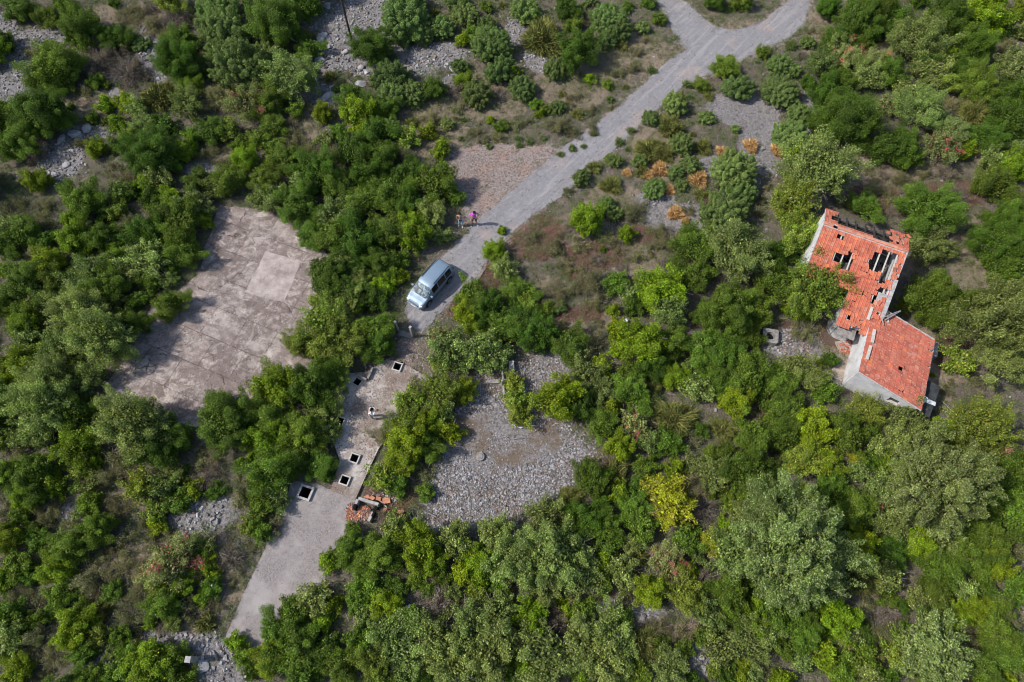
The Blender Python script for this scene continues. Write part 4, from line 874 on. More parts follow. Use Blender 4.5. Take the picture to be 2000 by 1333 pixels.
for i, (x1, y1, x2, y2, lab) in enumerate([(982, 852, 994, 858, 'short white stick on the stone field, nearer the white cloth'), (1000, 858, 1021, 856, 'longest pale stick lying flat across the stone field'), (1100, 882, 1112, 880, 'pale stick near the right side of the stone field'), (828, 1000, 852, 1010, 'grey plank at the lower left rim of the stone field'), (797, 1001, 804, 1016, 'short plank beside the scattered bricks')]):
    mb = MB(); mb.tube([G(x1, y1, .18), G((x1 + x2) / 2, (y1 + y2) / 2 - 1, .2), G(x2, y2, .16)], .028 if i < 3 else .05, 6); tag(mb.build('dead_stick', WOOD), lab, 'stick')
mb = MB(); mb.tube([(-.30, 0, 0), (-.27, 0, 0), (.27, 0, 0), (.30, 0, 0)], [.2, .29, .29, .2], 16); mb.tube([(-.1, 0, 0), (-.07, 0, 0)], .30, 16); mb.tube([(.1, 0, 0), (.13, 0, 0)], .30, 16)
o = mb.build('plastic_barrel', mat('pale_blue_plastic', (.42, .46, .56), .5, .15, 4)); o.location = G(798, 1193, .6); o.rotation_euler = (0, R(35), R(50)); tag(o, 'pale bluish barrel lying half hidden among trees right of the lane', 'barrel')
flat('white_block', 1221, 628, .3, .35, .3, .25, 20, WHITEW, 'small white block in dry grass among the shrubs', 'block')
# brick box full of tile rubble
bx = empty('brick_box', G(708, 1000, 0), 0); tag(bx, 'ruined square brick box with concrete capped walls full of red rubble', 'brick enclosure')
BRK = mat('hollow_brick', (.50, .20, .12), .85, .3, 5, bump=.5, tint=True); rel = lambda x, y, z: G(x, y, z) - G(708, 1000, 0)
c6 = lambda x, y: (560 + x / 7.14, 860 + y / 7.14)
for nm, a, b, w, mm in (('capped_wall', c6(1010, 820), c6(1290, 905), .22, CONC), ('capped_wall', c6(1000, 835), c6(975, 900), .20, CONC), ('brick_wall', c6(970, 905), c6(945, 975), .20, BRK), ('brick_wall', c6(1265, 935), c6(1190, 1075), .24, BRK), ('capped_wall', c6(1215, 1010), c6(1150, 1140), .20, CONC)):
    mb = MB(); bar(mb, rel(*a, .30), rel(*b, .30), w, .60); o = bevel(mb.build(nm, mm, bx), .01, 1)
def rubble(name, cx_, cy_, rx, ry, n, sz, mats, z0, label, cat, group=None, mat_w=None, height=.25, seed=1):
    rg = random.Random(seed); mb = MB(); c0 = G(cx_, cy_)
    for _ in range(n):
        t = rg.uniform(0, 6.283); r = math.sqrt(rg.random()); p = G(cx_ + rx * r * math.cos(t), cy_ + ry * r * math.sin(t), 0)
        s = rg.uniform(*sz); M = Matrix.Rotation(rg.uniform(0, 6.3), 3, 'Z') @ Matrix.Rotation(rg.gauss(0, .4), 3, 'X') @ Matrix.Rotation(rg.gauss(0, .4), 3, 'Y')
        k = rg.uniform(.6, 1.3); mb.box(p - c0 + Vector((0, 0, z0 + height * (1 - r) * rg.random() + .04)), (s, s * rg.uniform(.3, .8), s * rg.uniform(.12, .5)), M, rg.choices(range(len(mats)), mat_w)[0] if mat_w else 0, (k, k * rg.uniform(.85, 1.2), k), jit=s * .06)
    o = mb.build(name, mats); o.location = c0; tag(o, label, cat, group); o['kind'] = 'stuff'; return o
CL = [BRK, CONC, RUBM]
rubble('tile_rubble', 712, 1003, 13, 13, 420, (.07, .24), CL, .05, 'red broken tiles and bricks heaped inside the brick box', 'rubble', mat_w=(6, 2, 4), height=.12, seed=2)
rubble('tile_rubble', 688, 1004, 14, 22, 420, (.05, .18), CL, 0, 'red tile rubble spilled left of the brick box', 'rubble', mat_w=(6, 1, 5), height=.08, seed=3)
rubble('tile_rubble', 1655, 680, 15, 18, 220, (.08, .28), [TILE, CONC], .05, 'broken red tiles on paving under the ruined doorway', 'rubble', mat_w=(7, 3), height=.15, seed=4)
rubble('tile_rubble', 1556, 672, 34, 38, 500, (.04, .14), [CONC, BRK, RUBM], 0, 'pale stone and brick litter left of the house', 'rubble', mat_w=(5, 2, 4), height=.08, seed=6)
rubble('tile_rubble', 757, 950, 36, 40, 420, (.05, .2), [CONC, BRK, RUBM], 0, 'mixed grey litter right of the platform end', 'rubble', mat_w=(4, 1, 5), height=.08, seed=7)
brk = [(1118, 795, 30, 'left'), (1195, 812, -30, 'second from left'), (1280, 812, -15, 'right one'), (1390, 850, 10, 'large slab'), (1365, 985, 60, 'low one'), (1560, 1010, 15, 'first right'), (1600, 1000, 50, 'middle right'), (1590, 1065, -20, 'lower right'), (1650, 1090, -15, 'rightmost')]
bl = ['hollow orange brick left of three along the top wall of the brick box', 'tilted orange brick in the middle of three above the brick box wall', 'orange brick right of three above the brick box wall', 'broken orange brick slab right of the brick box corner', 'orange brick fragment right of the brick box',
      'left orange brick of the outlying group right of the brick box', 'topmost orange brick of the outlying group right of the brick box', 'low orange brick in the middle of the outlying group', 'rightmost orange brick of the outlying group']
for i, (x, y, a, _) in enumerate(brk):
    mb = MB(); s = 1.5 if i == 3 else 1.0
    mb.box((0, 0, 0), (.36 * s, .27 * s, .19), jit=.012, col=(1.1, 1.25, 1.2))
    for k in (-1, 0, 1): mb.box((.181 * s, k * .08, 0), (.004, .05, .11), col=(.3, .3, .3))
    o = mb.build('hollow_brick', BRK); o.location = G(*c6(x, y), .14 + .1 * (i < 3)); o.rotation_euler = (R(random.Random(i).uniform(-18, 18)), R(random.Random(i + 50).uniform(-18, 18)), R(a)); tag(o, bl[i], 'brick', 'loose hollow bricks')
mb = MB(); bar(mb, rel(*c6(1310, 850), .2), rel(*c6(1395, 940), .12), .08, .08); o = mb.build('iron_strip', CONC); o.location = G(708, 1000, 0); tag(o, 'thin grey bar leaning by the right corner of the brick box', 'bar')
# ------------------------------------------------------------------ shrubs and trees
rs = np.random.RandomState(11)
def unit(n):
    v = rs.normal(size=(n, 3)); return v / np.linalg.norm(v, axis=1)[:, None]
PAL = dict(  # base leaf colour, second colour, share of second, accent colour, share of accent
    d=((.048, .098, .012), (.068, .130, .016), .4, (.13, .17, .035), .04),
    m=((.072, .135, .016), (.105, .180, .028), .4, (.17, .18, .05), .05),
    b=((.110, .190, .014), (.155, .23, .022), .4, (.22, .24, .03), .06),
    p=((.125, .180, .044), (.190, .240, .080), .45, (.09, .135, .035), .2),
    j=((.095, .155, .042), (.155, .220, .070), .45, (.21, .28, .11), .10),
    g=((.185, .195, .050), (.26, .25, .075), .4, (.09, .13, .03), .2),
    t=((.56, .33, .13), (.70, .45, .20), .4, (.38, .22, .08), .2),
    y=((.105, .175, .024), (.165, .220, .040), .42, (.26, .26, .06), .12),
    Y=((.215, .265, .022), (.29, .32, .04), .5, (.32, .30, .05), .05),
    r=((.140, .190, .062), (.200, .225, .085), .4, (.38, .10, .09), .10),
    w=((.150, .110, .082), (.215, .165, .130), .4, (.10, .12, .04), .18),
    k=((.090, .120, .038), (.135, .145, .060), .45, (.19, .155, .10), .30),
    o=((.122, .168, .046), (.205, .240, .108), .45, (.075, .125, .022), .25),
    s=((.130, .200, .055), (.175, .235, .090), .4, (.24, .23, .10), .2))
def leaves(C, N, L, Wd, cols):
    n = len(C); t = np.cross(N, unit(n)); t /= np.linalg.norm(t, axis=1)[:, None] + 1e-9; b = np.cross(N, t)
    L = np.asarray(L).reshape(-1, 1) * np.ones((n, 1)); Wd = np.asarray(Wd).reshape(-1, 1) * np.ones((n, 1))
    V = np.stack([C - t * L / 2, C - b * Wd / 2 + N * Wd * .12, C + t * L / 2, C + b * Wd / 2 + N * Wd * .12], 1)
    return V, cols
def pick_cols(kind, n, lobe_v=None, accent_mask=None):
    a, b, fb, ac, fa = PAL[kind]; a, b, ac = map(np.array, (a, b, ac))
    u = rs.rand(n); c = np.where((u < fb)[:, None], b, a); u2 = rs.rand(n)
    if accent_mask is None: accent_mask = u2 < fa
    c = np.where(accent_mask[:, None], ac, c)
    c = c * rs.uniform(.62, 1.42, n)[:, None]
    c = c * np.where(rs.rand(n) < .12, 1.55, 1.0)[:, None]
    if lobe_v is not None: c = c * lobe_v[:, None]
    return c
def crown_mesh(kind, Rr, lift=0.0):
    Vs, Cs = [], []; Hh = Rr * dict(d=.95, m=.92, b=.95, p=.92, j=.80, g=.75, t=.75, y=.9, Y=.9, r=.85, w=.6, k=.5, o=1.0, s=.8)[kind]
    cz = lift + Hh * .62
    def emit(C, N, L, Wd, c): V, c = leaves(C, N, L, Wd, c); Vs.append(V); Cs.append(c)
    if kind in 'gts':         # fine stems fanning out from the base
        n = int(2600 * Rr * Rr * (1.3 if kind != 's' else 1)); th = rs.rand(n) * 2 * np.pi; ph = np.arccos(rs.uniform(.05, 1, n)); f = rs.uniform(.55, 1.0, n) * (1 + .22 * np.sin(3 * th + rs.rand() * 6) * np.sin(ph * 4))
        D = np.stack([np.sin(ph) * np.cos(th), np.sin(ph) * np.sin(th), np.cos(ph)], 1)
        tip = D * np.array([Rr, Rr, Hh * 1.25]) * f[:, None]; D2 = D + rs.normal(size=(n, 3)) * .28; D2 /= np.linalg.norm(D2, axis=1)[:, None]
        side = np.cross(D2, unit(n)); side /= np.linalg.norm(side, axis=1)[:, None]
        L = (rs.uniform(.22, .42, n) * min(1.3, .5 + Rr))[:, None]; w = (.013 if kind != 's' else .016)
        V = np.stack([tip - D2 * L - side * w, tip - D2 * L + side * w, tip + side * w * .5, tip - side * w * .5], 1)
        Vs.append(V); Cs.append(pick_cols(kind, n, .8 + .35 * np.sin(th * 5 + rs.rand() * 6) * np.sin(ph * 6)))
    else:
        lobe_r = dict(d=.24, m=.25, b=.23, p=.21, j=.13, y=.20, Y=.19, r=.19, w=.22, k=.26, o=.17)[kind] * Rr * (1.25 if Rr < 1 else (1.0 if Rr < 1.8 else (.80 if Rr < 3 else .62)))
        nl = int(np.clip(dict(d=2.6, m=2.5, b=2.4, p=2.0, j=2.6, y=1.9, Y=1.7, r=1.8, w=1.6, k=1.7, o=2.2)[kind] * (Rr / lobe_r) ** 2, 14, 420))
        # a lumpy dome of lobes
        bumps = unit(7); bumps[:, 2] = np.abs(bumps[:, 2]) * .6; amp = rs.uniform(.05, .46, 7) * (.35 if kind == 'j' else 1)
        D = unit(nl * 2); D = D[D[:, 2] > -.55][:nl]; nl = len(D)
        f = 1 - lobe_r / Rr * .75 + (np.exp(-((1 - D @ bumps.T) / .16)) * amp).sum(1) - (.06 if kind == 'j' else .16) + rs.normal(size=nl) * .06
        inner = rs.rand(nl) < .16; f[inner] *= rs.uniform(.5, .8, inner.sum())
        LC = D * f[:, None] * np.array([Rr, Rr, Hh]); LC[:, 2] += cz
        lr = lobe_r * np.clip(np.exp(rs.normal(size=nl) * .36), .45, 1.75); lv = rs.uniform(.74, 1.28, nl)
        acc = rs.rand(nl) < (.12 if kind == 'r' else .05 if kind == 'Y' else .0)
        ll = dict(d=.085, m=.088, b=.096, p=.110, j=.070, y=.108, Y=.115, r=.11, w=.09, k=.08, o=.108)[kind] * (1.15 if Rr > 2.8 else 1.0)
        lw = ll * dict(o=.38, j=.5, w=.35, k=.45).get(kind, .58)
        cov = dict(d=1.9, m=1.8, b=1.7, p=1.4, j=1.9, y=1.25, Y=1.35, r=1.1, w=.7, k=.9, o=1.6)[kind]
        ns = np.maximum(6, (cov * 3.0 * np.pi * lr ** 2 / (ll * lw * .5) * .45)).astype(int)
        I = np.repeat(np.arange(nl), ns); n = len(I)
        u = unit(n); u = u * .8 + D[I] * .55 + np.array([0, 0, .22]); u /= np.linalg.norm(u, axis=1)[:, None]
        s_ = rs.rand(n)
        if kind == 'j':       # knobbly upright shoots
            ax = D * 1.0 + np.array([0, 0, .4]) + rs.normal(size=(nl, 3)) * .15; ax /= np.linalg.norm(ax, axis=1)[:, None]
            C = LC[I] + ax[I] * (s_[:, None] * 1.6 - .7) * lr[I][:, None] + unit(n) * (lr[I] * (1.02 - .62 * s_) * .9)[:, None]
            N = u + rs.normal(size=(n, 3)) * .3; c = pick_cols(kind, n, lv[I])
        elif kind == 'o':     # sprays of narrow leaves
            ax = D * .9 + np.array([0, 0, .35]) + rs.normal(size=(nl, 3)) * .25; ax /= np.linalg.norm(ax, axis=1)[:, None]
            C = LC[I] + ax[I] * (s_[:, None] * 2.6 - 1.2) * lr[I][:, None] + unit(n) * (lr[I] * (1.05 - .5 * s_) * .8)[:, None]
            N = u; c = pick_cols(kind, n, lv[I])
        else:
            sp = dict(p=1.5, y=1.6, Y=1.5, r=1.6, w=1.9, k=1.3).get(kind, 1.15)
            ax = D * .85 + np.array([0, 0, .4]) + rs.normal(size=(nl, 3)) * .35; ax /= np.linalg.norm(ax, axis=1)[:, None]
            C = LC[I] + ax[I] * ((s_[:, None] * 1.9 - .85) * sp) * lr[I][:, None] + unit(n) * (lr[I] * (1.08 - .5 * s_) * rs.rand(n) ** .35)[:, None]
            N = u + rs.normal(size=(n, 3)) * .55
            am = None
            if kind in 'rY': am = (acc[I] & (rs.rand(n) < .6)) | (rs.rand(n) < .01)
            c = pick_cols(kind, n, lv[I], am)
        N = N / np.linalg.norm(N, axis=1)[:, None]
        emit(C, N, ll * rs.uniform(.7, 1.35, n), lw * rs.uniform(.8, 1.2, n), c)
        if kind not in 'wk':  # inner foliage that closes the view to the soil
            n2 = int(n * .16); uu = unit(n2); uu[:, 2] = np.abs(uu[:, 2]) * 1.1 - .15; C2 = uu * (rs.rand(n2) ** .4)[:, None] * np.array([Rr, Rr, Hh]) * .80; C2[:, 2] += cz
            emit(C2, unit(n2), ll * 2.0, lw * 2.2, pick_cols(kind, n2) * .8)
        if True:              # bare twigs between the leaves
            n3 = int((260 if kind == 'w' else 60 if kind in 'kprYy' else 22) * Rr * Rr * 1.5); uu = unit(n3); uu[:, 2] = np.abs(uu[:, 2]); A = uu * (rs.uniform(.35, .9, n3))[:, None] * np.array([Rr, Rr, Hh]); A[:, 2] += cz * .6
            Dd = uu + rs.normal(size=(n3, 3)) * .5; Dd /= np.linalg.norm(Dd, axis=1)[:, None]; sd_ = np.cross(Dd, unit(n3)); sd_ /= np.linalg.norm(sd_, axis=1)[:, None]
            L = rs.uniform(.2, .6, n3)[:, None] * min(1.2, Rr); w = .012
            Vs.append(np.stack([A - sd_ * w, A + sd_ * w, A + Dd * L + sd_ * w * .4, A + Dd * L - sd_ * w * .4], 1)); Cs.append(np.array([.26, .23, .21]) * rs.uniform(.5, 1.3, n3)[:, None])
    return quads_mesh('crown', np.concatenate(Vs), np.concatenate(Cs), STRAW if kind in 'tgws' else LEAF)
def stems_mesh(Rr, Hh, trunk=True):
    mb = MB(); rg = random.Random(int(Rr * 100)); r0 = .045 * Rr + .02
    if trunk: mb.tube([(0, 0, -.15), (.03 * Rr, 0, .3 * Hh), (0, .04 * Rr, .6 * Hh)], [r0 * 1.5, r0 * 1.1, r0 * .8], 7)
    for k in range(8 if trunk else 6):
        t = k * .8 + rg.random(); e = (math.cos(t) * Rr * .62, math.sin(t) * Rr * .62, Hh * rg.uniform(.7, 1.1)); z0 = .45 * Hh if trunk else 0
        mb.tube([(0, .02, z0), (e[0] * .45, e[1] * .45, (z0 + e[2]) * .55), e], [r0 * .7, r0 * .45, r0 * .15], 5, cap=False)
    o = mb.build('trunk', BARK, smooth=True); me = o.data; bpy.data.objects.remove(o); return me
SIZES = dict(d=(.8, 1.5, 2.4), m=(.8, 1.5, 2.2), b=(.7, 1.4), p=(.8, 1.5, 2.4, 3.6), j=(.7, 1.3, 2.0), g=(.6, 1.2), t=(.6,), y=(.9, 1.7, 2.4), Y=(1.7,), r=(.9, 1.7), w=(.8, 1.4), k=(.6, 1.2), o=(1.6, 3.2), s=(.5,))
NVAR = dict(d=3, m=3, b=2, p=3, j=3, k=2)
PROTO = {}
def proto(kind, cl, var):
    key = (kind, cl, var)
    if key not in PROTO:
        lift = .32 * cl if (cl > 2 and kind in 'pyo') else (.12 * cl if cl > 1.3 and kind in 'dmpyYro' else 0)
        PROTO[key] = (crown_mesh(kind, cl, lift), stems_mesh(cl, lift + cl * .6) if cl >= 1.2 and kind not in 'gtsk' else None)
    return PROTO[key]
INFO = dict(d=('evergreen_shrub', 'dark green evergreen shrub', 'shrub', 'dark evergreen shrubs'), m=('leafy_shrub', 'mid green leafy shrub', 'shrub', 'mid green shrubs'),
    b=('bright_shrub', 'bright green shrub', 'shrub', 'bright green shrubs'), p=('ash_tree', 'pale grey green leafy tree', 'tree', 'pale leafy trees'),
    j=('juniper_bush', 'rounded knobbly juniper bush', 'bush', 'juniper bushes'), g=('broom_bush', 'olive yellow fine stemmed broom', 'bush', 'broom bushes'),
    t=('orange_bush', 'orange dried tufted bush', 'bush', 'orange dried bushes'), y=('yellowing_tree', 'yellow green small tree', 'tree', 'yellowing trees'),
    Y=('yellow_tree', 'clear yellow leafy tree', 'tree', 'yellow trees'), r=('reddening_tree', 'pale tree with reddening leaves', 'tree', 'reddening trees'),
    w=('bare_shrub', 'brownish grey nearly bare shrub', 'shrub', 'dry bare shrubs'), k=('scruffy_shrub', 'low scruffy olive shrub', 'shrub', 'low scruffy shrubs'),
    o=('silvery_tree', 'silvery narrow leaved tree', 'tree', 'silvery trees'), s=('grass_clump', 'tall green grass clump', 'grass clump', 'grass clumps'))
BUSH = {
'm': '38 20 27|98 38 20|155 50 40|100 128 46|352 85 27|12 230 34|415 260 25|20 275 38|165 400 34|355 432 38|455 350 30|601 100 22|690 195 26|735 262 28|660 257 15|563 313 30|620 330 37|750 310 28|655 365 30|850 360 34|763 378 34|888 385 18|710 398 34|585 395 38|520 215 25|545 182 28|505 270 20|520 355 27|1287 38 13|1266 6 13|1187 167 11|1418 135 24|1368 167 14|1490 105 14|1395 5 20|1450 5 18|1670 34 38|1868 82 28|1912 162 38|1824 410 50|1690 405 26|1940 365 34|50 462 28|341 457 28|365 503 30|44 552 42|8 485 25|115 553 28|335 600 27|15 600 25|152 815 34|320 835 32|440 828 54|13 780 34|341 862 30|611 460 28|655 460 34|757 460 38|777 508 22|737 645 30|743 683 26|534 815 40|600 855 40|838 870 30|922 582 32|980 643 32|1203 555 22|1015 568 25|1111 670 34|1355 540 32|1365 484 38|1314 673 30|1432 602 48|1473 609 32|1378 683 38|1466 663 25|1419 727 30|1452 750 42|1236 727 25|1233 767 32|1176 838 28|1304 865 25|1473 858 38|1838 585 50|1520 558 32|1520 744 32|1611 764 22|1540 805 38|1652 855 36|1527 855 35|20 924 28|176 988 24|192 1035 30|142 1072 34|115 1163 27|321 1183 30|338 1288 28|246 1291 28|34 1102 28|479 1278 20|13 1204 28|534 927 44|576 896 31|626 905 28|638 930 13|513 984 25|510 1035 22|777 947 20|834 961 17|689 1069 34|743 1085 40|720 1140 28|567 1187 20|574 1204 28|544 1237 32|702 1180 25|584 1271 42|709 1254 30|976 1143 22|669 1305 32|601 1315 30|1182 1035 30|1189 1059 25|1236 994 30|1257 1025 28|1344 1055 27|1142 1200 24|1243 1318 25|1611 954 0|1622 954 28|1669 1008 34|1922 1042 38|1888 1086 38|1838 1119 38|1831 1163 30|1568 1244 32|1517 1204 28|1669 1281 28|1946 1237 38|1973 1281 38|1922 1305 34|1990 1153 28|1969 994 45|800 620 0|700 20 0',
'd': '222 80 27|5 80 20|352 128 0|350 125 38|85 220 46|293 300 44|390 355 28|535 40 48|600 16 30|723 91 36|843 178 24|747 215 25|690 298 32|715 345 30|805 340 28|797 400 28|1105 20 22|1130 105 34|1632 91 28|1577 162 14|1612 193 30|1645 165 22|1662 230 54|1738 148 28|1750 52 30|1838 40 40|1905 85 35|1730 290 34|1767 297 33|1973 243 34|1930 270 30|1970 432 40|1715 15 34|1973 190 28|205 468 28|250 462 22|305 460 34|216 560 35|250 640 30|303 872 38|490 818 30|702 474 40|642 538 40|702 518 25|750 518 30|690 568 25|655 568 25|700 590 20|737 585 24|618 765 42|956 598 30|987 615 22|1020 632 32|1055 655 34|1236 602 18|1381 615 28|1422 697 38|1402 757 30|1270 713 28|1135 798 28|1514 500 30|1622 702 15|1966 474 46|1973 531 36|78 924 38|493 1308 16|635 1268 30|1159 944 32|1149 1018 32|1452 917 42|1425 1163 38|1736 1072 30|1973 934 45|1880 150 26|1800 130 24',
'b': '247 198 20|378 175 22|361 295 25|190 292 20|70 358 24|287 358 22|135 430 16|483 315 25|552 60 24|903 82 13|629 224 20|698 225 34|908 162 19|959 237 8|1153 155 12|1003 145 14|1052 225 9|1147 435 32|1430 440 18|1920 30 40|1980 330 32|1550 300 18|148 470 32|230 502 24|100 515 32|57 632 30|50 710 38|85 682 16|15 745 25|155 866 40|804 460 36|780 538 18|750 558 24|547 765 44|527 862 40|905 765 26|845 822 28|878 845 22|804 866 40|966 494 23|980 450 9|912 612 28|932 642 24|855 710 16|1262 588 18|1294 568 44|1203 645 22|1260 673 42|1209 683 18|1439 788 34|1321 737 28|1176 720 22|1101 778 42|1209 875 28|1557 602 26|1584 838 40|1841 838 25|1821 733 5|111 947 22|54 977 28|20 1052 30|115 1113 32|354 1140 27|304 1143 18|145 1230 38|311 1028 18|378 954 20|398 1170 14|297 1288 42|34 1312 30|459 1254 18|787 903 34|645 1099 20|820 1065 40|844 1102 30|652 1180 18|750 1180 30|628 1210 22|534 1288 34|797 1214 25|902 1123 22|942 1092 32|939 1133 22|1209 961 20|1486 967 34|1270 1153 32|1344 1113 18|1466 1221 28|1040 1204 34|1611 910 32|1679 1062 32|1797 1065 32|1939 1102 32|1905 1187 28|1865 1204 27|1611 1288 25|1635 1204 37|1040 1310 26',
'p': '372 205 28|317 350 22|430 365 22|382 400 30|565 150 46|840 420 28|600 360 22|660 420 34|540 388 28|1600 132 25|1690 155 28|1785 78 44|1815 142 30|1805 218 42|1600 338 58|27 453 30|290 507 40|190 528 30|148 565 32|162 617 50|205 660 52|60 663 22|130 675 32|100 737 45|88 790 54|168 750 32|262 830 58|240 800 24|40 855 20|675 510 26|682 582 28|630 798 30|650 845 22|865 805 24|985 530 24|878 690 38|932 690 38|972 697 25|1230 572 18|1307 615 30|1442 490 56|1135 695 22|1142 733 30|1355 720 18|1361 764 24|1172 764 27|1277 788 15|1263 865 18|1557 720 30|1770 821 38|1763 858 34|1804 480 34|1838 490 24|1956 632 74|1956 707 44|544 971 22|20 1248 30|770 1037 27|618 1170 28|757 1244 38|892 1052 28|973 1042 35|986 1092 42|787 1271 45|848 1248 40|922 1220 44|973 1204 40|956 1271 50|888 1295 42|1020 1099 50|1068 1085 56|1111 1072 42|1128 1126 40|1061 1140 38|1064 1005 34|1385 930 28|1216 1119 28|1378 1194 30|1456 1258 35|1402 1271 28|1203 1254 40|1149 1248 44|1169 1288 42|1061 1271 52|1304 1305 34|1669 924 18|1736 1126 28|1871 1143 25|1507 1241 22|1561 1295 18|1838 1190 22|1713 961 24|1746 1025 30|1777 1058 18|1440 1085 48|1455 1030 34|1719 958 26',
'j': '425 15 38|437 60 46|466 128 50|515 115 34|790 37 46|826 68 20|864 54 24|908 30 25|949 50 18|957 88 34|981 138 26|935 183 28|763 148 34|767 187 26|805 185 24|763 250 18|797 6 30|1023 20 28|1190 35 32|1210 62 22|1186 78 20|1081 138 22|1256 54 14|1018 172 24|1444 172 26|1317 203 22|1270 232 15|1331 283 21|1250 314 14|1198 312 15|1135 348 17|1348 322 19|1318 338 15|1329 362 12|1278 368 21|1436 334 41|1447 380 26|1419 415 44|1382 230 16|1183 403 20|1203 418 14|1578 83 14|1544 90 10|1523 125 22|1548 140 14|1527 178 33|1544 265 33|1560 222 22|1093 602 13|890 6 20',
'g': '305 180 34|643 146 14|1061 62 44|1216 85 15|1222 168 7|1128 220 15|1330 185 12|1310 240 27|1273 285 31|1300 300 18|1375 283 19|1162 323 17|1195 357 23|1255 332 16|1912 215 34|820 1092 30|1115 971 25|1203 917 32|1250 1086 18|1280 750 20|1713 1288 22|192 1193 24|398 1217 22|1321 815 44|1415 838 28|1689 1130 36|1257 1254 32',
't': '1413 294 15|1469 280 18|1290 327 18|1366 346 21|1307 368 14|1321 412 18|1340 430 10|1524 290 18|1225 335 11|1265 338 14',
'y': '330 8 27|449 257 24|794 272 22|1540 400 36|1852 165 25|635 630 44|588 673 30|648 683 44|690 660 30|655 727 30|618 588 14|422 788 24|520 750 24|858 768 36|804 792 28|797 828 34|1030 598 21|1570 468 38|1592 566 55|1601 707 10|1595 737 20|1689 805 30|1922 838 54|1871 862 25|1767 598 15|1871 703 28|304 998 22|490 1028 22|280 957 30|686 1032 12|736 1308 36|1338 1163 36|1375 1160 15|1568 903 36|1919 984 27|1750 1271 28|1005 748 20|1008 785 28|1012 812 24|930 1160 20|1110 1025 0|750 934 26',
'Y': '1311 984 48|1392 1059 27|1668 890 14',
'r': '485 210 34|1642 110 30|1710 122 28|1733 206 22|1838 290 35|75 592 24|858 657 22|1236 832 28|338 1099 46|1300 1099 34|1703 985 22|1649 1251 24|1930 880 34|1620 940 0',
'w': '190 115 30|243 135 30|335 35 24|60 295 24|865 378 0|1865 378 22|568 790 32|858 1177 27|1398 640 21|1375 995 27|1784 555 20|1743 971 18|1081 1207 18|1195 1250 0|449 1092 24|1360 955 18|395 940 22|1290 1075 15|1120 1155 20|1375 1130 18|1090 1215 18|1450 640 16|1190 905 18|1690 925 15|1500 735 17|1735 1200 20|1850 1110 16|745 1010 14|1345 560 0|1118 440 18|540 355 0|1150 1100 22|1485 880 16',
'k': '300 50 24|425 190 30|80 398 20|15 415 25|605 65 14|666 160 10|573 262 22|787 305 22|865 268 12|892 232 8|973 270 12|1203 140 12|1090 243 22|1118 258 14|1238 412 24|1110 372 10|804 755 18|745 850 22|1148 548 30|1085 568 25|1152 666 30|1320 470 25|1578 642 24|98 991 22|7 998 15|169 1126 34|216 930 25|253 1204 30|473 967 20|60 1254 28|101 1281 28|537 1025 20|1287 1231 25|1338 1241 20|1354 950 25|1986 1072 22|1973 1214 25|1905 1254 26|1719 1241 24|1820 1130 0|400 980 0|840 230 18|900 210 14|770 230 12|1040 180 12|1120 190 14|1000 240 14|930 260 12|1160 250 12|240 1110 26|270 1150 24|420 1180 18|30 1180 26|75 1180 22|440 1030 0|250 20 22|470 440 0|880 640 0|1235 130 14|1240 100 12|1260 75 10|1585 60 10|1610 80 12|1700 370 18|1765 350 20|1905 740 16|1340 470 16|1290 450 16|1190 470 18|1090 480 18|1040 460 14|1240 500 14|1170 590 18|1100 640 16|190 1150 24|390 1130 20|30 30 10|60 100 12|560 240 16|600 290 16',
'o': '1545 1070 98|1828 948 80|1830 1022 42|1821 1265 60|1980 140 38|1853 257 28|1440 1080 0|1480 1010 40|1770 925 36',
's': '1273 135 11|1344 163 12|1233 253 10|1210 275 12|1118 288 10|1095 300 9|1060 268 9|1035 275 10|1015 282 9|1160 260 8|1140 285 7|1012 270 10|900 270 8|955 285 9|640 700 0|1280 220 7|1300 205 6|1425 110 7|1480 120 6'}
EXTRA_D = [(1100,700,1500,1333),(700,1040,1500,1333),(1500,820,2000,1333),(1600,0,2000,330),(0,430,380,880),(200,180,640,460),(0,880,420,1333),(620,240,880,480)]
PLC = []      # kind, x, y, radius px
for kd, st in BUSH.items():
    for e_ in st.split('|'):
        x, y, r = map(float, e_.split())
        if r > 0: PLC.append((kd, x, y, r, 0))
rg = random.Random(42)
HOUSE_POLY = [(1575,530),(1605,405),(1780,450),(1785,520),(1730,610),(1830,665),(1835,800),(1780,815),(1640,755),(1655,690),(1605,665),(1610,600)]
NOGO = [ROAD, YARD, PLAT, RAMP, FIELD, CLEAR, PATHG, HOUSE_POLY]
def blocked(x, y, r):
    if any(math.hypot(x - h_[0][0], y - h_[0][1]) < r + 22 for h_ in HATCH) or math.hypot(x - 706, y - 995) < r + 34 or math.hypot(x - 775, y - 1003) < r + 12: return True
    if math.hypot((x - 425) / 1.3, y - 1290) < r + 34 or math.hypot(x - 798, y - 1193) < r + 8: return True
    if 782 < x < 860 and 600 < y < 740: return True
    for pol in NOGO:
        for dx, dy in ((0, 0), (r, 0), (-r, 0), (0, r), (0, -r)):
            if pin(x + dx, y + dy, pol): return True
    for lst in (B_ROCK,):
        for bx_, by_, rx, ry in lst:
            if ((x - bx_) / rx) ** 2 + ((y - by_) / ry) ** 2 < 1.2: return True
    return False
CLEARED = [(1850,690,85,60),(1900,500,40,70),(1700,335,100,50),(570,270,40,30),(1230,500,50,24),(1180,630,50,14),(1170,1165,60,22),(1645,690,40,60),(720,100,200,60),(1960,1190,20,16)]
hist = list(PLC)
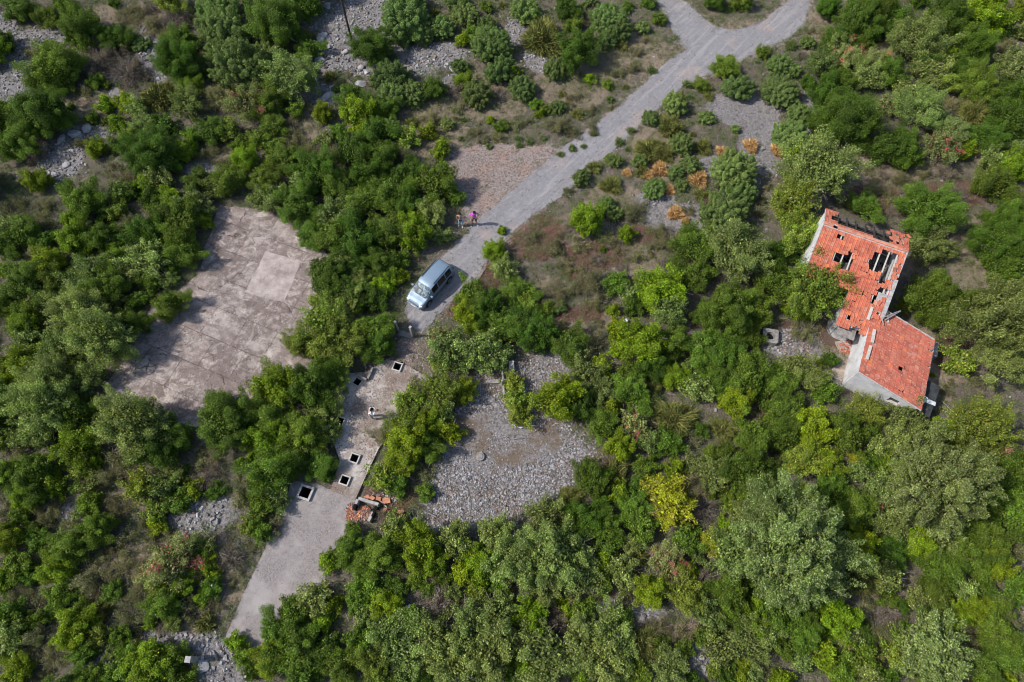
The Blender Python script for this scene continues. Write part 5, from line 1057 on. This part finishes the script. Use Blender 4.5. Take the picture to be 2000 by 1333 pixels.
for (x0, y0, x1, y1) in EXTRA_D:                       # smaller shrubs closing the gaps of the thicket
    for _ in range(int((x1 - x0) * (y1 - y0) / 420)):
        x, y = rg.uniform(x0, x1), rg.uniform(y0, y1); r = rg.uniform(13, 24)
        if blocked(x, y, r * .9) or any(((x - a) / c_) ** 2 + ((y - b) / d_) ** 2 < 1 for a, b, c_, d_ in CLEARED): continue
        if any(math.hypot(x - h[1], y - h[2]) < h[3] * .80 + r * .62 for h in hist): continue
        kd = rg.choices('dmbpyk', (4, 5, 3, 3, 1, 3))[0] if x > 600 or y < 880 else rg.choices('dmbpyk', (1, 4, 2, 1, 1, 6))[0]
        h = (kd, x, y, r, 1); hist.append(h); PLC.append(h)
        if sum(1 for q_ in PLC if q_[4] == 1) > 330: break
OPEN = [(0, 0, 640, 330, 'kkwmmjg'), (640, 0, 1280, 320, 'kksjmgw'), (1060, 430, 1340, 720, 'kkwmbk'), (0, 880, 520, 1333, 'kkmmbwp'), (1180, 180, 1520, 460, 'kgjskg'), (1560, 60, 1640, 300, 'kkw'), (1640, 310, 1990, 430, 'kwk'), (1800, 640, 1960, 780, 'kwk'), (740, 900, 860, 1030, 'kkwb')]
nopen = 0
for (x0, y0, x1, y1, kk) in OPEN:                       # small scattered bushes on the open slopes
    for _ in range(int((x1 - x0) * (y1 - y0) / 900)):
        x, y = rg.uniform(x0, x1), rg.uniform(y0, y1); r = rg.uniform(7, 17)
        if any(pin(x + a, y + b, pol) for pol in NOGO for a, b in ((0, 0), (r * .8, 0), (-r * .8, 0))): continue
        if blocked(x, y, r) and rg.random() < .9: continue
        if any(math.hypot(x - h[1], y - h[2]) < h[3] * .9 + r * .7 for h in hist): continue
        h = (rg.choice(kk), x, y, r, 3); hist.append(h); PLC.append(h)
for _ in range(260):                                    # just outside the frame, so that the wood goes on and throws its shade
    x, y = rg.uniform(-260, 2260), rg.uniform(-120, 1500); r = rg.uniform(26, 46)
    if -r * .6 < x < 2000 + r * .6 and -r * .6 < y < 1333 + r * .6: continue
    if blocked(x, y, r) or any(math.hypot(x - h[1], y - h[2]) < (h[3] + r) * .6 for h in hist): continue
    h = (rg.choices('dmbpk', (4, 4, 2, 3, 1))[0], x, y, r, 2); hist.append(h); PLC.append(h)
LAND = [(830, 555, 'the parked car'), (690, 60, 'the utility pole'), (1690, 440, 'the holed roof'), (1750, 720, 'the whole roof'), (720, 800, 'the person in white'), (912, 425, 'the roadside pair'), (792, 645, 'the gate posts'),
        (470, 402, 'the yard top edge'), (205, 780, 'the yard left corner'), (400, 835, 'the yard bottom edge'), (1000, 900, 'the stone field'), (1380, 90, 'the road fork'), (708, 1000, 'the brick box'), (475, 1250, 'the lane end'), (628, 170, 'the slim grey post'),
        (1501, 661, 'the well head'), (990, 745, 'the trough'), (375, 1288, 'the square pillar'), (798, 1193, 'the barrel'), (1311, 984, 'the big yellow tree'), (1545, 1070, 'the largest silvery tree'), (1210, 1185, 'the low stony clearing'), (1221, 628, 'the white block'),
        (700, 163, 'the cracked boulder'), (145, 262, 'the dark rock ledge'), (1200, 300, 'the road bend'), (1469, 280, 'the orange tuft'), (1662, 230, 'the biggest dark shrub'), (2000, 1333, 'the bottom right corner'), (0, 1333, 'the bottom left corner'), (0, 0, 'the top left corner'), (2000, 0, 'the top right corner'),
        (1828, 948, 'the second silvery tree'), (1820, 1270, 'the low silvery tree'), (385, 1012, 'the stone heap'), (1030, 20, 'the top edge middle'), (152, 1192, 'the small white stone'), (2000, 640, 'the right edge middle'), (0, 640, 'the left edge middle'), (1000, 1333, 'the bottom edge middle'), (1368, 1285, 'the dark stones'), (1850, 690, 'the brown meadow')]
used = set()
DIRS = ('right of', 'above right of', 'above', 'above left of', 'left of', 'below left of', 'below', 'below right of')
def where(x, y, desc):
    L_ = sorted(LAND, key=lambda L: math.hypot(L[0] - x, L[1] - y)); info = []
    for lx, ly, nm in L_:
        dist = (G(x, y) - G(lx, ly)).length
        if dist < .4: continue
        a = math.degrees(math.atan2(ly - y, x - lx)) % 360
        info.append((DIRS[int((a + 22.5) // 45) % 8], nm, dist))
    def ok(s):
        if len(s.split()) <= 16 and s not in used: used.add(s); return True
    for dr, nm, dist in info[:2]:
        band = 'just ' if dist < 3 else '' if dist < 7 else 'well ' if dist < 12 else 'far '
        s = desc + ' ' + band + dr + ' ' + nm
        if ok(s): return s
    for i in range(0, 14):
        for k in range(i + 1, 14):
            s = desc + ' ' + info[i][0] + ' ' + info[i][1] + ' and ' + info[k][0] + ' ' + info[k][1]
            if ok(s): return s
    return desc
occ = []
def place(kd, x, y, r, lvl):
    s = mpp(x, y); Rm = r * s * 1.06; nm, desc, cat, grp = INFO[kd]
    cl = min(SIZES[kd], key=lambda q_: abs(math.log(q_ / Rm))); var = rg.randrange(NVAR.get(kd, 2) if cl < 3 else 1)
    crown, stem = proto(kd, cl, var); sc_ = Rm / cl
    p = G(x, y, Rm * (.85 if cl > 2 else .6)); p.z = 0          # crown centre sits above the foot
    sz = sc_ * rg.uniform(.86, 1.14); asp = rg.uniform(.88, 1.13)
    word = 'tiny ' if Rm < .55 else 'small ' if Rm < 1.0 else '' if Rm < 1.9 else 'large ' if Rm < 3.0 else 'huge '
    rz = rg.uniform(0, 6.28)
    if stem is None:
        o = bpy.data.objects.new(nm, crown); COL.objects.link(o)
    else:
        o = bpy.data.objects.new(nm, None); o.empty_display_size = .3; COL.objects.link(o)
        for n_, me_ in (('crown', crown), ('trunk', stem)):
            c_ = bpy.data.objects.new(n_, me_); COL.objects.link(c_); c_.parent = o
    o.location = p; o.rotation_euler = (rg.uniform(-.08, .08), rg.uniform(-.08, .08), rz); o.scale = (sc_ * asp, sc_ / asp, sz)
    tag(o, where(x, y, word + desc), cat, grp); occ.append((p.x, p.y, Rm))
for h in PLC: place(*h)
# red tips on the shrub beside the gate: a few coloured leaf sprays
# ------------------------------------------------------------------ uncountable ground cover
OC = np.array(occ)
def scatter(n, x0, x1, y0, y1, pad=.75):
    X = rs.uniform(x0, x1, n); Y = rs.uniform(y0, y1, n); px, py = PX(X, Y)
    k = (px > -60) & (px < 2060) & (py > -40) & (py < 1380); X, Y = X[k], Y[k]
    free = np.ones(len(X), bool)
    for i in range(0, len(X), 20000):
        d2 = (X[i:i + 20000, None] - OC[None, :, 0]) ** 2 + (Y[i:i + 20000, None] - OC[None, :, 1]) ** 2
        free[i:i + 20000] = ~(d2 < (OC[None, :, 2] * pad) ** 2).any(1)
    return X[free], Y[free]
PAVED = [W_ROAD, W_YARD, W_PLAT, W_RAMP]; W_HOUSE = gw(HOUSE_POLY)
def unpaved(X, Y, polys): 
    k = np.ones(len(X), bool)
    for p_ in polys: k &= ~inpoly(X, Y, p_)
    return k
# blades of grass, dry straw and low weeds
X, Y = scatter(260000, -56, 56, -4, 66, .7)
k = unpaved(X, Y, PAVED + [W_HOUSE]); X, Y = X[k], Y[k]
rock, dry, red, field, clear, path = masks(X, Y); nz = fbm(X, Y, 3.0, 21); nz2 = fbm(X, Y, .8, 31)
pr = np.clip((nz - .36) * 2.2, 0.05, .8) + dry * .9 + red * .55; pr *= (1 - .93 * np.clip(rock * 1.6, 0, 1)) * (1 - .97 * field) * (1 - .93 * clear) * (1 - .9 * path); pr *= np.clip(nz2 * 2.2, .2, 1.2)
k = rs.rand(len(X)) < pr * .75; X, Y, dry_, red_, nz = X[k], Y[k], dry[k], red[k], nz[k]; Z = relief(X, Y)
gn = fbm(X, Y, 1.6, 41); green = (gn > .56) & (dry_ < .5)
nb = 4; Vs, Cs = [], []
for b_ in range(nb):
    n = len(X); th = rs.rand(n) * 6.283; flow = vnoise(X, Y, 2.5, 51) * 9; th = np.where(rs.rand(n) < .6, flow + rs.normal(size=n) * .5, th)
    L = rs.uniform(.12, .34, n); up = rs.uniform(.15, .95, n); D = np.stack([np.cos(th), np.sin(th), up], 1); D /= np.linalg.norm(D, axis=1)[:, None]
    P = np.stack([X + rs.normal(size=n) * .09, Y + rs.normal(size=n) * .09, Z], 1); sd_ = np.stack([-np.sin(th), np.cos(th), np.zeros(n)], 1); w = rs.uniform(.008, .018, n)[:, None]
    mid = P + D * L[:, None] * .6 + np.array([0, 0, .02]); tip = P + D * L[:, None]; tip[:, 2] -= L * .25 * rs.rand(n)
    Vs.append(np.stack([P - sd_ * w, P + sd_ * w, tip + sd_ * w * .4, tip - sd_ * w * .4], 1))
    u = rs.rand(n)[:, None]; cd = np.array([.36, .29, .20]) * (1 - u) + np.array([.20, .155, .115]) * u
    cr = np.array([.26, .15, .11]) * (1 - u) + np.array([.12, .07, .05]) * u; cg = np.array([.10, .145, .035]) * (1 - u) + np.array([.17, .19, .08]) * u; cb = np.array([.17, .135, .11]) * (1 - u) + np.array([.30, .25, .20]) * u
    c = np.where((dry_ > .45)[:, None], cd, cb); c = np.where((red_ > .45)[:, None], cr, c); c = np.where(green[:, None] & (rs.rand(n) < .75)[:, None], cg, c)
    Cs.append(c * rs.uniform(.65, 1.3, n)[:, None])
o = bpy.data.objects.new('dry_grass', quads_mesh('dry_grass', np.concatenate(Vs), np.concatenate(Cs), STRAW)); COL.objects.link(o); tag(o, 'dry straw coloured grass and weeds between the shrubs', 'grass', kind='stuff')
# creeping green weeds in patches
X, Y = scatter(330000, -56, 56, -4, 66, .55); k = unpaved(X, Y, PAVED + [W_HOUSE, W_FIELD, W_CLEAR]); X, Y = X[k], Y[k]
rock, dry, red, field, clear, path = masks(X, Y); w1 = fbm(X, Y, 1.1, 61); w2 = fbm(X, Y, 5.0, 71)
k = (w1 > .50) & (rs.rand(len(X)) < np.clip((w2 - .22) * 3, 0, 1) * (1 - .85 * rock) * (1 - .8 * clear)); X, Y, w1 = X[k], Y[k], w1[k]; Z = relief(X, Y)
Vs, Cs = [], []
for b_ in range(5):
    n = len(X); C = np.stack([X + rs.normal(size=n) * .10, Y + rs.normal(size=n) * .10, Z + .03 + rs.rand(n) * (w1 - .49) * 3.2], 1); N = unit(n); N[:, 2] = np.abs(N[:, 2]) + .5; N /= np.linalg.norm(N, axis=1)[:, None]
    V, c = leaves(C, N, rs.uniform(.05, .11, n), rs.uniform(.03, .06, n), None); hv = vnoise(X, Y, 1.7, 81)[:, None]
    Vs.append(V); Cs.append((np.array([.065, .115, .025]) * (1 - hv) + np.array([.15, .16, .07]) * hv) * rs.uniform(.7, 1.4, n)[:, None])
o = bpy.data.objects.new('ground_cover', quads_mesh('ground_cover', np.concatenate(Vs), np.concatenate(Cs), STRAW)); COL.objects.link(o); tag(o, 'low green weeds spreading between the shrubs', 'ground cover', kind='stuff')
# knee high scrub and herbs in loose tufts
X, Y = scatter(52000, -56, 56, -4, 66, .8); k = unpaved(X, Y, PAVED + [W_HOUSE, W_FIELD]); X, Y = X[k], Y[k]
rock, dry, red, field, clear, path = masks(X, Y); w2 = fbm(X, Y, 4.0, 101)
k = rs.rand(len(X)) < np.clip((w2 - .22) * 2.6, 0, .9) * (1 - .88 * rock) * (1 - .95 * clear) * (1 - .85 * path) * (1 - .25 * dry); X, Y, dry, red = X[k], Y[k], dry[k], red[k]; nT = len(X)
tr_ = rs.uniform(.10, .42, nT) ** 1.0; I = np.repeat(np.arange(nT), (tr_ * tr_ * 480 + 12).astype(int)); n = len(I)
hue = rs.rand(nT); tc_ = np.where((hue < .40)[:, None], np.array([.115, .150, .045]), np.where((hue < .62)[:, None], np.array([.075, .125, .025]), np.where((hue < .82)[:, None], np.array([.16, .14, .085]), np.array([.155, .185, .095]))))
tc_ = np.where((red > .4)[:, None] & (rs.rand(nT) < .6)[:, None], np.array([.17, .095, .065]), tc_)
u = unit(n); u[:, 2] = np.abs(u[:, 2]); C = np.stack([X[I], Y[I], relief(X, Y)[I]], 1) + u * (tr_[I] * rs.uniform(.4, 1.1, n))[:, None] * np.array([1, 1, .75])
N = u + rs.normal(size=(n, 3)) * .5; N /= np.linalg.norm(N, axis=1)[:, None]
V, c = leaves(C, N, rs.uniform(.05, .13, n), rs.uniform(.02, .05, n), None)
o = bpy.data.objects.new('low_scrub', quads_mesh('low_scrub', V, tc_[I] * rs.uniform(.6, 1.45, n)[:, None], STRAW)); COL.objects.link(o); tag(o, 'knee high scrub and herb tufts scattered over the open slopes', 'scrub', kind='stuff')
# dead twigs and brambles
X, Y = scatter(120000, -56, 56, -4, 66, .8); k = unpaved(X, Y, PAVED + [W_HOUSE, W_CLEAR]); X, Y = X[k], Y[k]
rock, dry, red, field, clear, path = masks(X, Y); k = rs.rand(len(X)) < (.06 + .75 * red + .10 * dry) * (1 - .7 * rock) * (1 - .97 * field) * (1 - .9 * path); X, Y, red = X[k], Y[k], red[k]; Z = relief(X, Y)
n = len(X); th = rs.rand(n) * 6.283; P = np.stack([X, Y, Z + rs.rand(n) * .25], 1); D = np.stack([np.cos(th), np.sin(th), rs.normal(size=n) * .25], 1); L = rs.uniform(.2, .9, n)[:, None]; sd_ = np.stack([-np.sin(th), np.cos(th), np.zeros(n)], 1)
P1 = P + D * L * .5 + sd_ * rs.normal(size=(n, 1)) * .08 + np.array([0, 0, .08]); P2 = P + D * L; w = .011
V = np.concatenate([np.stack([P - sd_ * w, P + sd_ * w, P1 + sd_ * w * .8, P1 - sd_ * w * .8], 1), np.stack([P1 - sd_ * w * .8, P1 + sd_ * w * .8, P2 + sd_ * w * .3, P2 - sd_ * w * .3], 1)])
c = np.where((red > .3)[:, None], np.array([.22, .11, .08]), np.array([.27, .24, .22])) * rs.uniform(.5, 1.35, n)[:, None]
o = bpy.data.objects.new('dead_twigs', quads_mesh('dead_twigs', V, np.concatenate([c, c]), STRAW)); COL.objects.link(o); tag(o, 'tangled dead twigs and reddish brambles on open soil', 'twigs', kind='stuff')
# ------------------------------------------------------------------ loose stones
def stones(name, X, Y, size, z, cols, label, seed=0, flat_=.6):
    n = len(X); base = np.array([(x, y, zz) for zz in (-1, 1) for x, y in ((-1, -1), (1, -1), (1, 1), (-1, 1))], float)
    base[4:, :2] *= .62
    J = base[None] * rs.uniform(.55, 1.15, (n, 8, 3)); J[:, :, 2] *= flat_; J[:, :, 0] *= rs.uniform(.8, 1.7, n)[:, None]
    J *= size[:, None, None] / 2; th = rs.rand(n) * 6.283; tx = rs.normal(size=n) * .35
    y_ = J[:, :, 1] * np.cos(tx)[:, None] - J[:, :, 2] * np.sin(tx)[:, None]; z_ = J[:, :, 1] * np.sin(tx)[:, None] + J[:, :, 2] * np.cos(tx)[:, None]; x_ = J[:, :, 0]
    Xr = x_ * np.cos(th)[:, None] - y_ * np.sin(th)[:, None] + X[:, None]; Yr = x_ * np.sin(th)[:, None] + y_ * np.cos(th)[:, None] + Y[:, None]; Zr = z_ + (z + size * .22)[:, None]
    P = np.stack([Xr, Yr, Zr], -1); F = np.array([(4, 5, 6, 7), (0, 1, 5, 4), (1, 2, 6, 5), (2, 3, 7, 6), (3, 0, 4, 7)])
    V = P[:, F, :].reshape(-1, 4, 3); C = np.repeat(cols, 5, 0)
    me_ = quads_mesh(name, V, C, STONE); o = bpy.data.objects.new(name, me_); COL.objects.link(o); tag(o, label, 'stones', kind='stuff'); return o
STONE = mat('loose_stone', (.9, .9, .9), .95, .12, 9, bump=.4, tint=True, fine=25)
def stone_cols(n, warm=.0, dark=.0):
    b = rs.uniform(.11, .46, n) * (1 - dark); c = np.stack([b * (1 + .02 + warm * .3), b * (.985 - warm * .05), b * (1.0 - warm * .25)], 1); brn = rs.rand(n) < .10 + warm * .5; c[brn] *= np.array([.75, .55, .42]); return c
X = rs.uniform(-8, 9, 60000); Y = rs.uniform(5, 25, 60000); k = rs.rand(len(X)) < masks(X, Y)[3]; X, Y = X[k], Y[k]
fd = fbm(X, Y, 2.2, 91); px, py = PX(X, Y); brown = blobs(px, py, [(950, 850, 70, 44), (1040, 862, 60, 26), (950, 900, 36, 30), (1000, 885, 60, 24)])
k = rs.rand(len(X)) < np.clip(.75 - brown * .8 + (fd - .5) * 1.6, .08, 1); X, Y, brown = X[k], Y[k], brown[k]
X = X[:17000]; Y = Y[:17000]; n = len(X); sz_ = rs.uniform(.04, .13, n) * rs.choice([1, 1, 1, 1.5], n) * np.where(brown[:n] > .4, .7, 1)
stones('field_stones', X, Y, sz_, relief(X, Y), stone_cols(n), 'loose grey broken stones covering the stone field')
X, Y = scatter(90000, -56, 56, -4, 66, .8); k = unpaved(X, Y, PAVED + [W_HOUSE, W_FIELD]); X, Y = X[k], Y[k]; rock, dry, red, field, clear, path = masks(X, Y)
k = rs.rand(len(X)) < np.clip(rock * 1.3 * np.clip(fbm(X, Y, 2, 93) * 2 - .2, .15, 1), .012, 1); X, Y, rock = X[k], Y[k], rock[k]; n = len(X)
px, py = PX(X, Y); gravelly = blobs(px, py, [(1455, 212, 78, 36), (1490, 285, 48, 60), (1335, 428, 80, 30), (1583, 215, 16, 60), (1445, 360, 40, 40), (1390, 325, 40, 20)]); big = blobs(px, py, [(660, 100, 60, 60), (700, 140, 70, 30), (800, 130, 70, 24), (300, 110, 40, 70), (385, 1012, 58, 34), (400, 1275, 64, 38), (1368, 1285, 24, 42), (1240, 1190, 60, 20)])
sz_ = rs.uniform(.09, .24, n) * (1 + .55 * big * rs.rand(n)) * np.where(gravelly > .3, .45, 1)
stones('slope_stones', X, Y, sz_, relief(X, Y), stone_cols(n), 'loose grey limestone pieces on the open slopes')
X, Y = scatter(150000, -14, 10, 15, 52, .6); mk_ = masks(X, Y); k = unpaved(X, Y, PAVED) & (rs.rand(len(X)) < .9 * (mk_[4] + mk_[5])); X, Y = X[k], Y[k]; n = len(X)
stones('clearing_gravel', X, Y, rs.uniform(.035, .10, n), np.zeros(n), stone_cols(n, .35) * 1.15, 'pinkish loose gravel on the clearing and the path')
P0 = np.array(W_ROAD); X = rs.uniform(-14, 34, 60000); Y = rs.uniform(20, 64, 60000)
vg = sum(inpoly(X + a, Y + b, W_ROAD).astype(float) for a, b in ((.7, 0), (-.7, 0), (0, .7), (0, -.7), (.9, .9), (-.9, -.9), (.9, -.9), (-.9, .9))) / 8
k = (vg > .05) & (vg < .95) & (rs.rand(len(X)) < .8); X, Y = X[k], Y[k]; n = len(X); inn = inpoly(X, Y, W_ROAD)
stones('verge_gravel', X, Y, rs.uniform(.025, .09, n), np.where(inn, .03, .0), stone_cols(n, .15), 'loose gravel along both edges of the road')
# grit strewn on yard, platform and lane
def on(poly, n, z, szr, label, name, warm=.25, thr_=.45, scl=1.3):
    P_ = np.array(poly); X = rs.uniform(P_[:, 0].min(), P_[:, 0].max(), n); Y = rs.uniform(P_[:, 1].min(), P_[:, 1].max(), n); k = inpoly(X, Y, poly) & (fbm(X, Y, scl, 97) > thr_)
    for hp_ in HATCH:
        c0 = G(*hp_[0], hp_[5] + hp_[3]); k &= (np.abs(X - c0.x) > hp_[1] + .25) | (np.abs(Y - c0.y) > hp_[1] + .25)
    X, Y = X[k], Y[k]; n = len(X); stones(name, X, Y, rs.uniform(*szr, n), np.full(n, z), stone_cols(n, warm) * 1.15, label)
on(W_YARD, 16000, .07, (.02, .07), 'pale grit strewn over the concrete yard', 'yard_grit', .2, .48)
on(W_PLAT, 9000, PZ, (.02, .08), 'leaf litter and grit on the platform', 'platform_grit', .5, .42)
on(W_RAMP, 2500, .04, (.02, .06), 'scattered grit on the lower lane', 'lane_grit', .2, .5)
